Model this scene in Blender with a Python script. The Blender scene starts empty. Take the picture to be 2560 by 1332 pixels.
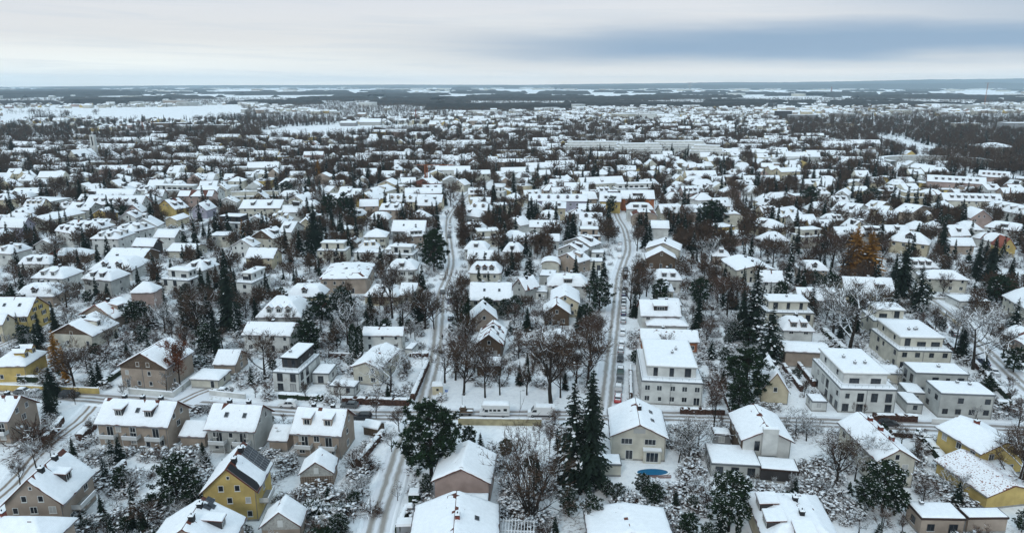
import bpy, math, random
import numpy as np
from mathutils import Vector, noise
R = math.radians
rnd = random.Random(7)
scene = bpy.context.scene
# ------------------------------------------------------------------ camera, world, sun, exposure
CAMH, PITCH, FPX = 75.0, R(14.96), 1707.0
cd = bpy.data.cameras.new('camera'); cam = bpy.data.objects.new('camera', cd); scene.collection.objects.link(cam)
cd.sensor_width = 36.0; cd.lens = 36.0 * FPX / 2560.0; cd.clip_start = 1.0; cd.clip_end = 60000.0
cam.location = (0, 0, CAMH); cam.rotation_euler = (R(90) - PITCH, 0, 0); scene.camera = cam
scene.render.resolution_x = 1024; scene.render.resolution_y = 532
scene.view_settings.view_transform = 'Standard'; scene.view_settings.look = 'None'
scene.view_settings.gamma = 1.0; scene.view_settings.exposure = 0.0
scene.cycles.max_bounces = 5; scene.cycles.diffuse_bounces = 3; scene.cycles.glossy_bounces = 2
scene.cycles.volume_bounces = 1; scene.cycles.transparent_max_bounces = 6
scene.cycles.use_adaptive_sampling = True; scene.cycles.adaptive_threshold = 0.02

SUN_EL, SUN_AZ = 38.0, 205.0      # degrees; azimuth measured clockwise from +y (behind and left of the camera)
world = bpy.data.worlds.new('World'); scene.world = world; world.use_nodes = True
wt = world.node_tree; wt.nodes.clear()
def wn(t, **k):
    n = wt.nodes.new(t)
    for a, b in k.items(): setattr(n, a, b)
    return n
def wm(op, a, b=None, c=None, clamp=False):
    n = wn('ShaderNodeMath', operation=op); n.use_clamp = clamp
    for i, v in enumerate((a, b, c)):
        if v is None: continue
        if isinstance(v, (int, float)): n.inputs[i].default_value = v
        else: wt.links.new(v, n.inputs[i])
    return n.outputs[0]
def wmix(f, a, b):
    n = wn('ShaderNodeMix', data_type='RGBA'); n.clamp_factor = True
    if isinstance(f, (int, float)): n.inputs[0].default_value = f
    else: wt.links.new(f, n.inputs[0])
    for s, v in ((6, a), (7, b)):
        if isinstance(v, tuple): n.inputs[s].default_value = (*v, 1)
        else: wt.links.new(v, n.inputs[s])
    return n.outputs[2]
tc = wn('ShaderNodeTexCoord'); sp = wn('ShaderNodeSeparateXYZ'); wt.links.new(tc.outputs['Generated'], sp.inputs[0])
X, Y, Z = sp.outputs
elev = wm('MULTIPLY', wm('ARCSINE', Z), 57.2958)
azim = wm('MULTIPLY', wm('ARCTAN2', X, Y), 57.2958)
cmb = wn('ShaderNodeCombineXYZ')
wt.links.new(wm('MULTIPLY', azim, 0.045), cmb.inputs[0]); wt.links.new(wm('MULTIPLY', elev, 0.38), cmb.inputs[1])
n1 = wn('ShaderNodeTexNoise'); n1.inputs['Scale'].default_value = 1.0; n1.inputs['Detail'].default_value = 4; n1.inputs['Roughness'].default_value = 0.5
wt.links.new(cmb.outputs[0], n1.inputs['Vector'])
nz = wm('SUBTRACT', n1.outputs['Fac'], 0.5)
def smooth(x, a, b):
    n = wn('ShaderNodeMapRange', interpolation_type='SMOOTHSTEP'); wt.links.new(x, n.inputs[0])
    n.inputs[1].default_value = a; n.inputs[2].default_value = b; return n.outputs[0]
e2 = wm('ADD', elev, wm('MULTIPLY', nz, 2.6))
a2 = wm('ADD', azim, wm('MULTIPLY', nz, 14.0))
band = wm('MULTIPLY', smooth(e2, 0.9, 2.6), wm('SUBTRACT', 1.0, smooth(e2, 3.0, 5.2)))
band = wm('MULTIPLY', band, smooth(a2, -16.0, 14.0)); band = wm('MAXIMUM', band, wm('MULTIPLY', wm('MULTIPLY', smooth(e2, 2.2, 3.4), smooth(a2, 14.0, 40.0)), .55))
base = wmix(smooth(elev, 0.0, 1.6), (1.18, 1.08, 0.97), (0.82, 0.82, 0.82))
base = wmix(wm('MULTIPLY', smooth(wm('MULTIPLY', azim, -1.0), -5.0, 30.0), wm('SUBTRACT', 1.0, smooth(elev, 1.2, 3.5))), base, (1.08, 1.09, 1.03))
base = wmix(smooth(elev, 2.5, 8.0), base, (0.76, 0.79, 0.85))
cmb2 = wn('ShaderNodeCombineXYZ'); wt.links.new(wm('MULTIPLY', azim, 0.06), cmb2.inputs[0]); wt.links.new(wm('ADD', wm('MULTIPLY', elev, 1.5), wm('MULTIPLY', azim, 0.02)), cmb2.inputs[1])
n2 = wn('ShaderNodeTexNoise'); n2.inputs['Scale'].default_value = 1.0; n2.inputs['Detail'].default_value = 6; n2.inputs['Roughness'].default_value = 0.6; n2.inputs['Distortion'].default_value = .4
wt.links.new(cmb2.outputs[0], n2.inputs['Vector'])
base = wmix(wm('MULTIPLY', smooth(nz, -0.05, 0.2), 0.35), base, (0.90, 0.91, 0.91))
base = wmix(wm('MULTIPLY', smooth(n2.outputs['Fac'], .45, .68), .30), base, (0.60, 0.68, 0.77))
base = wmix(wm('MULTIPLY', band, 0.95), base, (0.25, 0.38, 0.56))
# higher up: the even bright lid of cloud that lights the place
base = wmix(smooth(elev, 8.0, 22.0), base, (0.60, 0.78, 0.91)); base = wmix(smooth(elev, 22.0, 75.0), base, (0.92, 1.16, 1.32))
sky = wn('ShaderNodeTexSky', sky_type='NISHITA'); sky.sun_disc = False
sky.sun_elevation = R(SUN_EL); sky.sun_rotation = R(SUN_AZ)
skyc = wn('ShaderNodeVectorMath', operation='SCALE'); wt.links.new(sky.outputs[0], skyc.inputs[0]); skyc.inputs['Scale'].default_value = 0.10
final = wmix(0.93, skyc.outputs[0], base)
bg = wn('ShaderNodeBackground'); bg.inputs['Strength'].default_value = 1.0; wt.links.new(final, bg.inputs[0])
wo = wn('ShaderNodeOutputWorld'); wt.links.new(bg.outputs[0], wo.inputs[0])
sl = bpy.data.lights.new('sun', 'SUN'); sl.energy = 0.8; sl.angle = R(11); sl.color = (1.0, 0.98, 0.94)
so = bpy.data.objects.new('sun', sl); scene.collection.objects.link(so)
az = R(SUN_AZ); dv = Vector((math.sin(az) * math.cos(R(SUN_EL)), math.cos(az) * math.cos(R(SUN_EL)), math.sin(R(SUN_EL))))
so.rotation_euler = dv.to_track_quat('Z', 'Y').to_euler()

# ------------------------------------------------------------------ pixel (2560 wide photo) -> point on a level plane
CP, SP_ = math.cos(PITCH), math.sin(PITCH)
TILE = {'T1': (0, 900, .3359375), 'T2': (850, 900, .3359375), 'T3': (1700, 900, .3359375), 'T4': (0, 560, .3359375), 'T5': (850, 560, .3359375),
        'T6': (1700, 560, .3359375), 'M1': (0, 340, .2578125), 'M2': (640, 340, .2578125), 'M3': (1280, 340, .2578125), 'M4': (1900, 340, .2578125),
        'F1': (0, 180, .3359375), 'F2': (850, 180, .3359375), 'F3': (1700, 180, .3359375), 'O': (0, 0, 1.0)}
def pix(t, x, y):
    a, b, s = TILE[t]; return a + x * s, b + y * s
def unproj(px, py, z=0.0):
    xc = (px - 1280) / FPX; yc = (666 - py) / FPX
    dy = CP + yc * SP_; dz = -SP_ + yc * CP
    k = (z - CAMH) / dz
    return (xc * k, dy * k)
def G(t, x, y, z=0.0):
    return unproj(*pix(t, x, y), z)
def proj(x, y, z=0.0):
    dz = z - CAMH
    dep = y * CP - dz * SP_; up = y * SP_ + dz * CP
    return 1280 + FPX * x / dep, 666 - FPX * up / dep
def mpp(x, y):      # metres per photo pixel there
    return (y * CP + CAMH * SP_) / FPX

# ------------------------------------------------------------------ materials
def mat(name, col, rough=0.85, noise_scale=0.0, amt=0.25, bump=0.0, spec=0.2, col2=None, thr=None):
    m = bpy.data.materials.new(name); m.use_nodes = True; t = m.node_tree
    b = t.nodes['Principled BSDF']; b.inputs['Base Color'].default_value = (*col, 1); b.inputs['Roughness'].default_value = rough
    b.inputs['Specular IOR Level'].default_value = spec
    if noise_scale:
        tcn = t.nodes.new('ShaderNodeTexCoord'); n = t.nodes.new('ShaderNodeTexNoise'); n.inputs['Scale'].default_value = noise_scale
        n.inputs['Detail'].default_value = 3
        oi = t.nodes.new('ShaderNodeObjectInfo'); ad = t.nodes.new('ShaderNodeVectorMath'); ad.operation = 'ADD'
        t.links.new(tcn.outputs['Object'], ad.inputs[0]); 
        ml = t.nodes.new('ShaderNodeVectorMath'); ml.operation = 'SCALE'; ml.inputs['Scale'].default_value = 37.0
        cx = t.nodes.new('ShaderNodeCombineXYZ'); t.links.new(oi.outputs['Random'], cx.inputs[0]); t.links.new(oi.outputs['Random'], cx.inputs[1])
        t.links.new(cx.outputs[0], ml.inputs[0]); t.links.new(ml.outputs[0], ad.inputs[1]); t.links.new(ad.outputs[0], n.inputs['Vector'])
        mr = t.nodes.new('ShaderNodeMapRange'); t.links.new(n.outputs['Fac'], mr.inputs[0])
        lo, hi = thr or (0.3, 0.7); mr.inputs[1].default_value = lo; mr.inputs[2].default_value = hi
        mx = t.nodes.new('ShaderNodeMix'); mx.data_type = 'RGBA'; t.links.new(mr.outputs[0], mx.inputs[0])
        c2 = col2 or tuple(c * (1 - amt) for c in col)
        mx.inputs[6].default_value = (*c2, 1); mx.inputs[7].default_value = (*(min(1, c * (1 + amt * .4)) for c in col), 1)
        t.links.new(mx.outputs[2], b.inputs['Base Color'])
        if bump:
            bn = t.nodes.new('ShaderNodeBump'); bn.inputs['Strength'].default_value = bump; bn.inputs['Distance'].default_value = 0.1
            t.links.new(n.outputs['Fac'], bn.inputs['Height']); t.links.new(bn.outputs[0], b.inputs['Normal'])
    return m
M = {}
M['snow'] = mat('snow', (0.86, 0.875, 0.90), 0.7, 0.9, 0.05, 0.25)
M['roofsnow'] = mat('roof_snow', (0.87, 0.885, 0.91), 0.65, 1.4, 0.06, 0.45)
WALL = {'w': (.60, .60, .575), 'l': (.42, .42, .40), 'c': (.53, .46, .33), 'y': (.53, .39, .145), 'b': (.36, .29, .235), 'p': (.40, .30, .265),
        'n': (.11, .075, .05), 'o': (.36, .13, .06), 's': (.27, .27, .27), 'k': (.05, .045, .045), 'e': (.56, .53, .45), 'v': (.35, .33, .39), 'r': (.19, .075, .055)}
for k, c in WALL.items(): M['wall_' + k] = mat('render_' + k, c, 0.9, 0.45, 0.24, 0.2)
def boards(name, col):
    m = mat(name, col, .85, 3.0, .3); t = m.node_tree; b = t.nodes['Principled BSDF']
    w = t.nodes.new('ShaderNodeTexWave'); w.inputs['Scale'].default_value = 2.2; w.inputs['Distortion'].default_value = 0.3
    tcn = t.nodes.new('ShaderNodeTexCoord'); t.links.new(tcn.outputs['Object'], w.inputs['Vector'])
    bn = t.nodes.new('ShaderNodeBump'); bn.inputs['Strength'].default_value = .5; t.links.new(w.outputs['Fac'], bn.inputs['Height']); t.links.new(bn.outputs[0], b.inputs['Normal'])
    return m
M['boards'] = boards('brown_boards', (.12, .085, .06)); M['wboards'] = boards('pale_boards', (.42, .41, .38))
M['tile'] = mat('roof_tile', (.14, .05, .035), .8, 4, .4); M['dtile'] = mat('dark_roof_tile', (.035, .03, .03), .8, 4, .4)
M['redtile'] = mat('red_roof_tile', (.30, .09, .06), .8, 4, .4)
M['trim'] = mat('dark_fascia', (.05, .03, .025), .7); M['wtrim'] = mat('white_fascia', (.6, .6, .58), .7); M['gutter'] = mat('zinc_gutter', (.16, .17, .18), .5, spec=.5)
M['frame'] = mat('window_frame', (.62, .62, .6), .5); M['dframe'] = mat('dark_window_frame', (.05, .05, .055), .5)
M['glass'] = mat('window_glass', (.018, .022, .028), .12, spec=.6)
M['blind'] = mat('roller_blind', (.40, .40, .39), .7); M['shutter'] = mat('shutter_paint', (.045, .04, .035), .7)
M['brick'] = mat('chimney_brick', (.20, .055, .04), .9, 6, .4); M['black'] = mat('black_slate', (.02, .02, .022), .7)
M['metal'] = mat('grey_metal', (.25, .26, .27), .4, spec=.6); M['rail'] = mat('balcony_panel', (.58, .58, .57), .6)
M['concrete'] = mat('concrete', (.30, .29, .27), .9, .8, .25, .2); M['ywall'] = mat('stained_wall', (.36, .31, .19), .9, .6, .35, .2)
M['solar'] = mat('solar_cell', (.012, .016, .024), .2, spec=.6)
M['bark'] = mat('bark', (.030, .023, .018), .95, 3, .35); M['twig'] = mat('brown_twigs', (.082, .051, .034), .95, .4, .45)
M['rtwig'] = mat('reddish_twigs', (.098, .058, .042), .95, .4, .4); M['gtwig'] = mat('grey_twigs', (.10, .082, .066), .95, .4, .4)
M['needle'] = mat('spruce_needles', (.010, .020, .012), .9, .8, .5); M['pneedle'] = mat('pine_needles', (.016, .034, .014), .9, .8, .5)
M['larch'] = mat('golden_larch', (.30, .135, .02), .9, .6, .5); M['oak'] = mat('russet_leaves', (.15, .05, .022), .9, .8, .4); M['birch'] = mat('yellow_leaves', (.30, .20, .07), .9, .8, .4)
M['hedgeb'] = mat('beech_hedge', (.075, .040, .030), .95, 2.5, .6, .6); M['hedgeg'] = mat('green_hedge', (.022, .035, .018), .95, 2.5, .6, .6)
M['thuja'] = mat('thuja_green', (.016, .034, .014), .9, 2, .5)
M['tyre'] = mat('tyre', (.012, .012, .012), .8); M['lampglass'] = mat('lens', (.5, .5, .48), .2, spec=.6); M['redlens'] = mat('red_lens', (.3, .01, .01), .2)
for n, c in {'white': (.7, .7, .7), 'black': (.012, .012, .014), 'grey': (.09, .095, .10), 'silver': (.32, .33, .34), 'blue': (.02, .04, .10), 'red': (.35, .015, .015), 'green': (.02, .05, .04)}.items():
    M['car_' + n] = mat('car_paint_' + n, c, .3, spec=.6)
M['pool'] = mat('pool_cover', (.01, .12, .24), .4); M['crane'] = mat('crane_orange', (.36, .12, .05), .6); M['redp'] = mat('red_paint', (.35, .04, .03), .6)
M['skin'] = mat('skin', (.4, .25, .18), .6); M['cloth'] = mat('dark_coat', (.02, .02, .025), .9); M['dogfur'] = mat('dog_fur', (.30, .16, .07), .9)
M['signblue'] = mat('sign_blue', (.02, .12, .40), .5); M['copper'] = mat('green_glass_panel', (.20, .42, .33), .5)
M['forest'] = mat('far_wood', (.030, .029, .028), .95, .012, .5); M['farwall'] = mat('far_wall', (.42, .39, .34), .9)
M['leafroof'] = mat('leaf_strewn_snow', (.80, .80, .82), .8, 3.2, .1, .2, col2=(.22, .07, .045), thr=(.36, .43))

# ------------------------------------------------------------------ mesh helpers
col = scene.collection
def link(name, me, parent=None, loc=None, rot=0.0):
    o = bpy.data.objects.new(name, me); col.objects.link(o)
    if parent is not None: o.parent = parent
    if loc is not None: o.location = loc
    if rot: o.rotation_euler = (0, 0, rot)
    return o
def tag(o, label=None, cat=None, group=None, kind=None):
    if label: o['label'] = label
    if cat: o['category'] = cat
    if group: o['group'] = group
    if kind: o['kind'] = kind
    return o
def npmesh(name, V, T, mi, mats, smooth=False):
    V = np.asarray(V, dtype=np.float32); T = np.asarray(T, dtype=np.int32); F = len(T)
    me = bpy.data.meshes.new(name); me.vertices.add(len(V)); me.vertices.foreach_set('co', V.ravel())
    me.loops.add(F * 3); me.loops.foreach_set('vertex_index', T.ravel()); me.polygons.add(F)
    me.polygons.foreach_set('loop_start', np.arange(0, F * 3, 3, dtype=np.int32))
    me.polygons.foreach_set('material_index', np.asarray(mi, dtype=np.int32))
    if smooth: me.polygons.foreach_set('use_smooth', np.ones(F, dtype=bool))
    for m in mats: me.materials.append(M[m])
    me.update(calc_edges=True); return me
class MB:
    def __init__(s): s.v = []; s.f = []; s.m = []; s.mats = []
    def mi(s, m):
        if m not in s.mats: s.mats.append(m)
        return s.mats.index(m)
    def face(s, pts, m):
        n = len(s.v); s.v += [tuple(p) for p in pts]; s.f.append(tuple(range(n, n + len(pts)))); s.m.append(s.mi(m))
    def box(s, x0, y0, z0, x1, y1, z1, m, bev=0.0, top=None):
        k = s.mi(m); n = len(s.v); tx = bev
        s.v += [(x0, y0, z0), (x1, y0, z0), (x1, y1, z0), (x0, y1, z0), (x0 + tx, y0 + tx, z1), (x1 - tx, y0 + tx, z1), (x1 - tx, y1 - tx, z1), (x0 + tx, y1 - tx, z1)]
        for q in ((3, 2, 1, 0), (4, 5, 6, 7), (0, 1, 5, 4), (1, 2, 6, 5), (2, 3, 7, 6), (3, 0, 4, 7)):
            s.f.append(tuple(n + i for i in q)); s.m.append(k)
        if top: s.m[-5] = s.mi(top)
    def tube(s, p, q, r0, r1, m, n=6, cap=True):
        p = Vector(p); q = Vector(q); d = (q - p).normalized()
        a = d.orthogonal().normalized(); b = d.cross(a); k = s.mi(m); st = len(s.v)
        for c, r in ((p, r0), (q, r1)):
            for i in range(n):
                t = 2 * math.pi * i / n; s.v.append(tuple(c + a * math.cos(t) * r + b * math.sin(t) * r))
        for i in range(n):
            j = (i + 1) % n; s.f.append((st + i, st + j, st + n + j, st + n + i)); s.m.append(k)
        if cap:
            s.f.append(tuple(st + n + i for i in range(n))); s.m.append(k); s.f.append(tuple(st + n - 1 - i for i in range(n))); s.m.append(k)
    def extrude(s, prof, x0, x1, m):     # prof: list of (y,z), extruded along x
        k = s.mi(m); n = len(prof); st = len(s.v)
        for x in (x0, x1):
            for (y, z) in prof: s.v.append((x, y, z))
        for i in range(n):
            j = (i + 1) % n; s.f.append((st + i, st + j, st + n + j, st + n + i)); s.m.append(k)
        s.f.append(tuple(st + n - 1 - i for i in range(n))); s.m.append(k); s.f.append(tuple(st + n + i for i in range(n))); s.m.append(k)
    def mesh(s, name, smooth=False):
        me = bpy.data.meshes.new(name); me.from_pydata(s.v, [], s.f); me.polygons.foreach_set('material_index', s.m)
        for m in s.mats: me.materials.append(M[m])
        if smooth: me.polygons.foreach_set('use_smooth', [True] * len(s.f))
        me.update(); return me
    def build(s, name, parent=None, loc=None, rot=0.0, smooth=False): return link(name, s.mesh(name, smooth), parent, loc, rot)
# ------------------------------------------------------------------ registry: names that single things out, written at the end
REG = []       # (object, kind phrase, x, y, group)
LAND = []      # (nick, x, y)
def reg(o, phrase, cat, x, y, group=None, nick=None):
    o['category'] = cat
    if group: o['group'] = group
    if nick:
        o['label'] = nick; LAND.append(('the ' + nick if not nick.startswith('the ') else nick, x, y))
    else: REG.append((o, phrase, x, y))
FOOT = []      # footprints (cx, cy, ux, uy, w/2, d/2)
# ------------------------------------------------------------------ roof height fields
def half_lines(h, m, step, first):
    offs = [0.0] + ([first] if first else [])
    n = max(1, int(round((m - offs[-1]) / step))); a0 = offs[-1]
    offs += [a0 + (m - a0) * i / n for i in range(1, n + 1)]
    if h - m > 0.05:
        n = max(1, int(round((h - m) / step))); offs += [m + (h - m) * i / n for i in range(1, n + 1)]
    return offs
def lines(L, m, step, first, extra=()):
    o = half_lines(L / 2, m, step, first)
    for e in extra:
        if all(abs(e - q) > 0.05 for q in o) and e < L / 2: o.append(e)
    o = sorted(o); return [-L / 2 + q for q in o] + [L / 2 - q for q in reversed(o[:-1])]
def zfun(t, W, D, rise):
    m = min(W, D) / 2
    if t == 'g': return lambda u, v: rise * (1 - abs(2 * v / D))
    if t == 'G': return lambda u, v: rise * (1 - abs(2 * u / W))
    if t == 's': return lambda u, v: rise * (v / D + .5)
    if t == 'h': return lambda u, v: rise * min(W / 2 - abs(u), D / 2 - abs(v)) / m
    if t == 'a':       # barrel
        return lambda u, v: rise * math.sqrt(max(0, 1 - (2 * u / W) ** 2))
    if t == 't':
        a = min(W, D) * .25
        def f(u, v):
            e = min(W / 2 - abs(u), D / 2 - abs(v))
            return rise * .78 * e / a if e < a else rise * (.78 + .22 * (e - a) / max(.1, m - a))
        return f
    return lambda u, v: 0.0
def hfield(us, vs, top, bot=None):
    nu, nv = len(us), len(vs); V = []; T = []
    for v in vs:
        for u in us: V.append((u, v, top(u, v)))
    idx = lambda i, j: j * nu + i
    for j in range(nv - 1):
        vc = (vs[j] + vs[j + 1]) / 2
        for i in range(nu - 1):
            uc = (us[i] + us[i + 1]) / 2; a, b, c, d = idx(i, j), idx(i + 1, j), idx(i + 1, j + 1), idx(i, j + 1)
            if uc * vc > 0: T += [(a, b, c), (a, c, d)]
            else: T += [(a, b, d), (b, c, d)]
    if bot is not None:
        n0 = len(V); nt = len(T)
        V += [(x, y, z - bot) for x, y, z in V]
        T += [(c + n0, b + n0, a + n0) for a, b, c in T[:nt]]
        ring = [idx(i, 0) for i in range(nu)] + [idx(nu - 1, j) for j in range(1, nv)] + [idx(i, nv - 1) for i in range(nu - 2, -1, -1)] + [idx(0, j) for j in range(nv - 2, 0, -1)]
        for k in range(len(ring)):
            a, b = ring[k], ring[(k + 1) % len(ring)]
            T += [(a + n0, b + n0, b), (a + n0, b, a)]
    return V, T
def roof_parts(root, t, W, D, rise, e, step, bare, roofm, snowm='roofsnow', seed=0.0, thick=.2, tsnow=.24, sub=None, names=('roof', 'snow_cover'), cx=0.0, cy=0.0, keep=None):
    z = zfun(t, W, D, rise); m = min(W, D) / 2; ex = (min(W, D) * .25,) if t == 't' else ()
    cst = m if t != 'a' else m / 5
    us, vs = lines(W, m, cst, 0, ex), lines(D, m, cst, 0, ex)
    V, T = hfield(us, vs, lambda u, v: z(u, v), thick)
    r = link(names[0], npmesh(names[0], V, T, [0] * len(T), [roofm]), root, (cx, cy, e))
    if snowm is None: return r
    ins = .16 if t == 'f' else 0.0
    W2, D2 = W - 2 * ins, D - 2 * ins; m2 = min(W2, D2) / 2
    us, vs = lines(W2, m2, step, .16, tuple(q - ins for q in ex)), lines(D2, m2, step, .16, tuple(q - ins for q in ex))
    nn = noise.noise
    def top(u, v):
        eu, ev = W2 / 2 - abs(u), D2 / 2 - abs(v)
        b = tsnow * (1 + .35 * nn(Vector((u * .45 + seed, v * .45, seed))))
        if eu < .01 or ev < .01: return z(u, v) - .02
        if eu < .18 or ev < .18: b *= .9 - .25 * abs(nn(Vector((u * 1.3, v * 1.3, seed + 3))))
        if 'r' in bare:
            dr = abs(v) if t in 'g' else abs(u) if t == 'G' else (abs(v) if W > D else abs(u))
            if dr < .34 + .55 * max(-.2, nn(Vector((u * .5 + seed, v * .5, 7)))): return z(u, v) - .03
        if 'x' in bare and nn(Vector((u * .55 + seed * 2, v * .55, 3.3))) > .18: return z(u, v) - .03
        if 'X' in bare: return z(u, v) - .03
        if step < 2 and t in 'gGht' and z(u, v) > rise * .72 and nn(Vector((u * .8 + seed * 3, v * .8, 5))) > .36: return z(u, v) - .03
        if keep is not None and keep(u, v): return z(u, v) - .03
        return z(u, v) + b
    V, T = hfield(us, vs, top, None); V2 = []
    for (u, v, zz) in V:
        eu, ev = W2 / 2 - abs(u), D2 / 2 - abs(v)
        if (eu < .01 or ev < .01) and t != 'f' and step < 2:
            k = .30 * max(0, nn(Vector((u * .9 + seed, v * .9, 21))))
            if eu < .01: u -= math.copysign(k, u)
            if ev < .01: v -= math.copysign(k, v)
            zz = z(u, v) - .02
        V2.append((u, v, zz))
    V = V2
    link(names[1], npmesh(names[1], V, T, [0] * len(T), [snowm], True), r)
    return r
# ------------------------------------------------------------------ windows (shared meshes)
WT = {'a': (1.25, 1.35, 1), 'b': (.95, 1.2, 0), 'c': (1.05, 2.15, 0), 'd': (2.3, 1.3, 2), 'e': (2.5, 2.2, 2), 'l': (.6, .7, 0), 'o': (1.5, 2.2, 1)}
_wc = {}
def win_meshes(k, fm='frame', shut=False):
    key = (k, fm, shut)
    if key in _wc: return _wc[key]
    w, h, mull = WT[k]; b = .08; f = MB(); y = -.05
    for x0, z0, x1, z1 in ((-w / 2, 0, w / 2, b), (-w / 2, h - b, w / 2, h), (-w / 2, b, -w / 2 + b, h - b), (w / 2 - b, b, w / 2, h - b)): f.box(x0, y, z0, x1, .05, z1, fm)
    for i in range(mull):
        x = -w / 2 + w * (i + 1) / (mull + 1); f.box(x - .03, y + .006, b, x + .03, .04, h - b, fm)
    if k != 'l': f.box(-w / 2 - .05, -.11, -.07, w / 2 + .05, .05, -.004, 'wtrim')
    g = MB(); g.box(-w / 2 + b, -.018, b, w / 2 - b, .03, h - b, 'glass')
    s = MB(); 
    for q in (-1, 1): s.box(min(q * (w / 2 + .04), q * (w / 2 + .55)), -.045, -.02, max(q * (w / 2 + .04), q * (w / 2 + .55)), .02, h + .02, 'shutter')
    both = MB()
    for q in (f, g) + ((s,) if shut else ()):
        n = len(both.v); both.v += q.v; both.f += [tuple(i + n for i in ff) for ff in q.f]; both.m += [both.mi(q.mats[i]) for i in q.m]
    bl = MB(); bl.box(-w / 2 + b, -.03, b, w / 2 - b, .03, h - b, 'blind')
    r = (f.mesh('window'), g.mesh('pane'), both.mesh('window'), s.mesh('shutter'), bl.mesh('roller_blind')); _wc[key] = r
    return r
def add_win(parent, k, x, y, z, rot, lod, fm='frame', shut=False, blind=False, nm='window'):
    f, g, both, s, bl = win_meshes(k, fm, shut)
    if lod == 0:
        o = link(nm, f, parent, (x, y, z), rot); link('roller_blind' if blind else 'pane', bl if blind else g, o)
        if shut: link('shutter', s, o)
        return o
    return link(nm, both, parent, (x, y, z), rot)
SIDE = {0: 0.0, 1: math.pi / 2, 2: math.pi, 3: -math.pi / 2}
def prism_dormer(root, x, y, z, rot, w, h, lod, roofm, wallm, slope, fm='frame', kind='s', bare=''):
    """dormer whose front faces local -y; slope = roof rise per metre going +y. kind s shed, g gable"""
    L = h / max(.25, slope - (.12 if kind == 's' else 0)) + .3
    b = MB(); b.box(-w / 2, 0, -.4, w / 2, L, h, wallm)
    if kind == 'g': b.face([(-w / 2, 0, h), (w / 2, 0, h), (0, 0, h + w * .42)], wallm)
    d = b.build('dormer', root, (x, y, z), rot)
    q = MB()
    if kind == 'g':
        L2 = L + w * .42 / max(.25, slope); a = w / 2 + .18; zt = h + w * .42 + .08; za = h - .08
        for s in (-1, 1):
            q.face([(0, -.2, zt + .2), (s * a, -.2, za + .16), (s * a, L, za + .16), (0, L2, zt + .2)][::s], 'roofsnow')
            q.face([(0, -.2, zt + .2), (0, -.2, zt - .06), (s * a, -.2, za - .06), (s * a, -.2, za + .16)], roofm)
            q.face([(s * a, -.2, za - .06), (s * a, L, za - .06), (s * a, L, za + .16), (s * a, -.2, za + .16)], roofm)
    else:
        a = w / 2 + .15; r = .12 * L
        V = [(-a, -.25, h), (a, -.25, h), (a, L, h + r), (-a, L, h + r)]
        q.face(V[::-1], roofm); n = [(x_, y_, z_ + .16) for x_, y_, z_ in V]
        for i in range(4): j = (i + 1) % 4; q.face([V[i], V[j], n[j], n[i]], roofm)
        W_ = [(x_ * .97, y_ + (.06 if y_ < 0 else 0), z_ + .38) for x_, y_, z_ in V]
        for i in range(4): j = (i + 1) % 4; q.face([n[i], n[j], W_[j], W_[i]], 'roofsnow')
        q.face(W_, 'roofsnow')
    q.build('dormer_roof', d)
    k = 'a' if w < 2.4 else 'd'
    kw, kh, _ = WT[k]; f, g, both, s_, bl = win_meshes(k, fm)
    o = link('window', both, d, (0, 0, .12)); sc = min(1, (h - .25) / kh, (w - .3) / kw); o.scale = (min(1, (w - .3) / kw), 1, min(1, (h - .25) / kh))
    return d
_ch = {}
def chimney(root, x, y, z, h=1.5, w=.7, m='brick'):
    key = (h, w, m)
    if key not in _ch:
        b = MB(); b.box(-w / 2, -w * .6, -1.2, w / 2, w * .6, h - .12, m); b.box(-w / 2 - .06, -w * .6 - .06, h - .12, w / 2 + .06, w * .6 + .06, h, 'black')
        b.box(-w / 2 - .03, -w * .6 - .03, h, w / 2 + .03, w * .6 + .03, h + .16, 'snow', .12); b.tube((0, 0, h + .1), (0, 0, h + .4), .1, .1, 'black', 6)
        _ch[key] = b.mesh('chimney')
    return link('chimney', _ch[key], root, (x, y, z))
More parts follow.
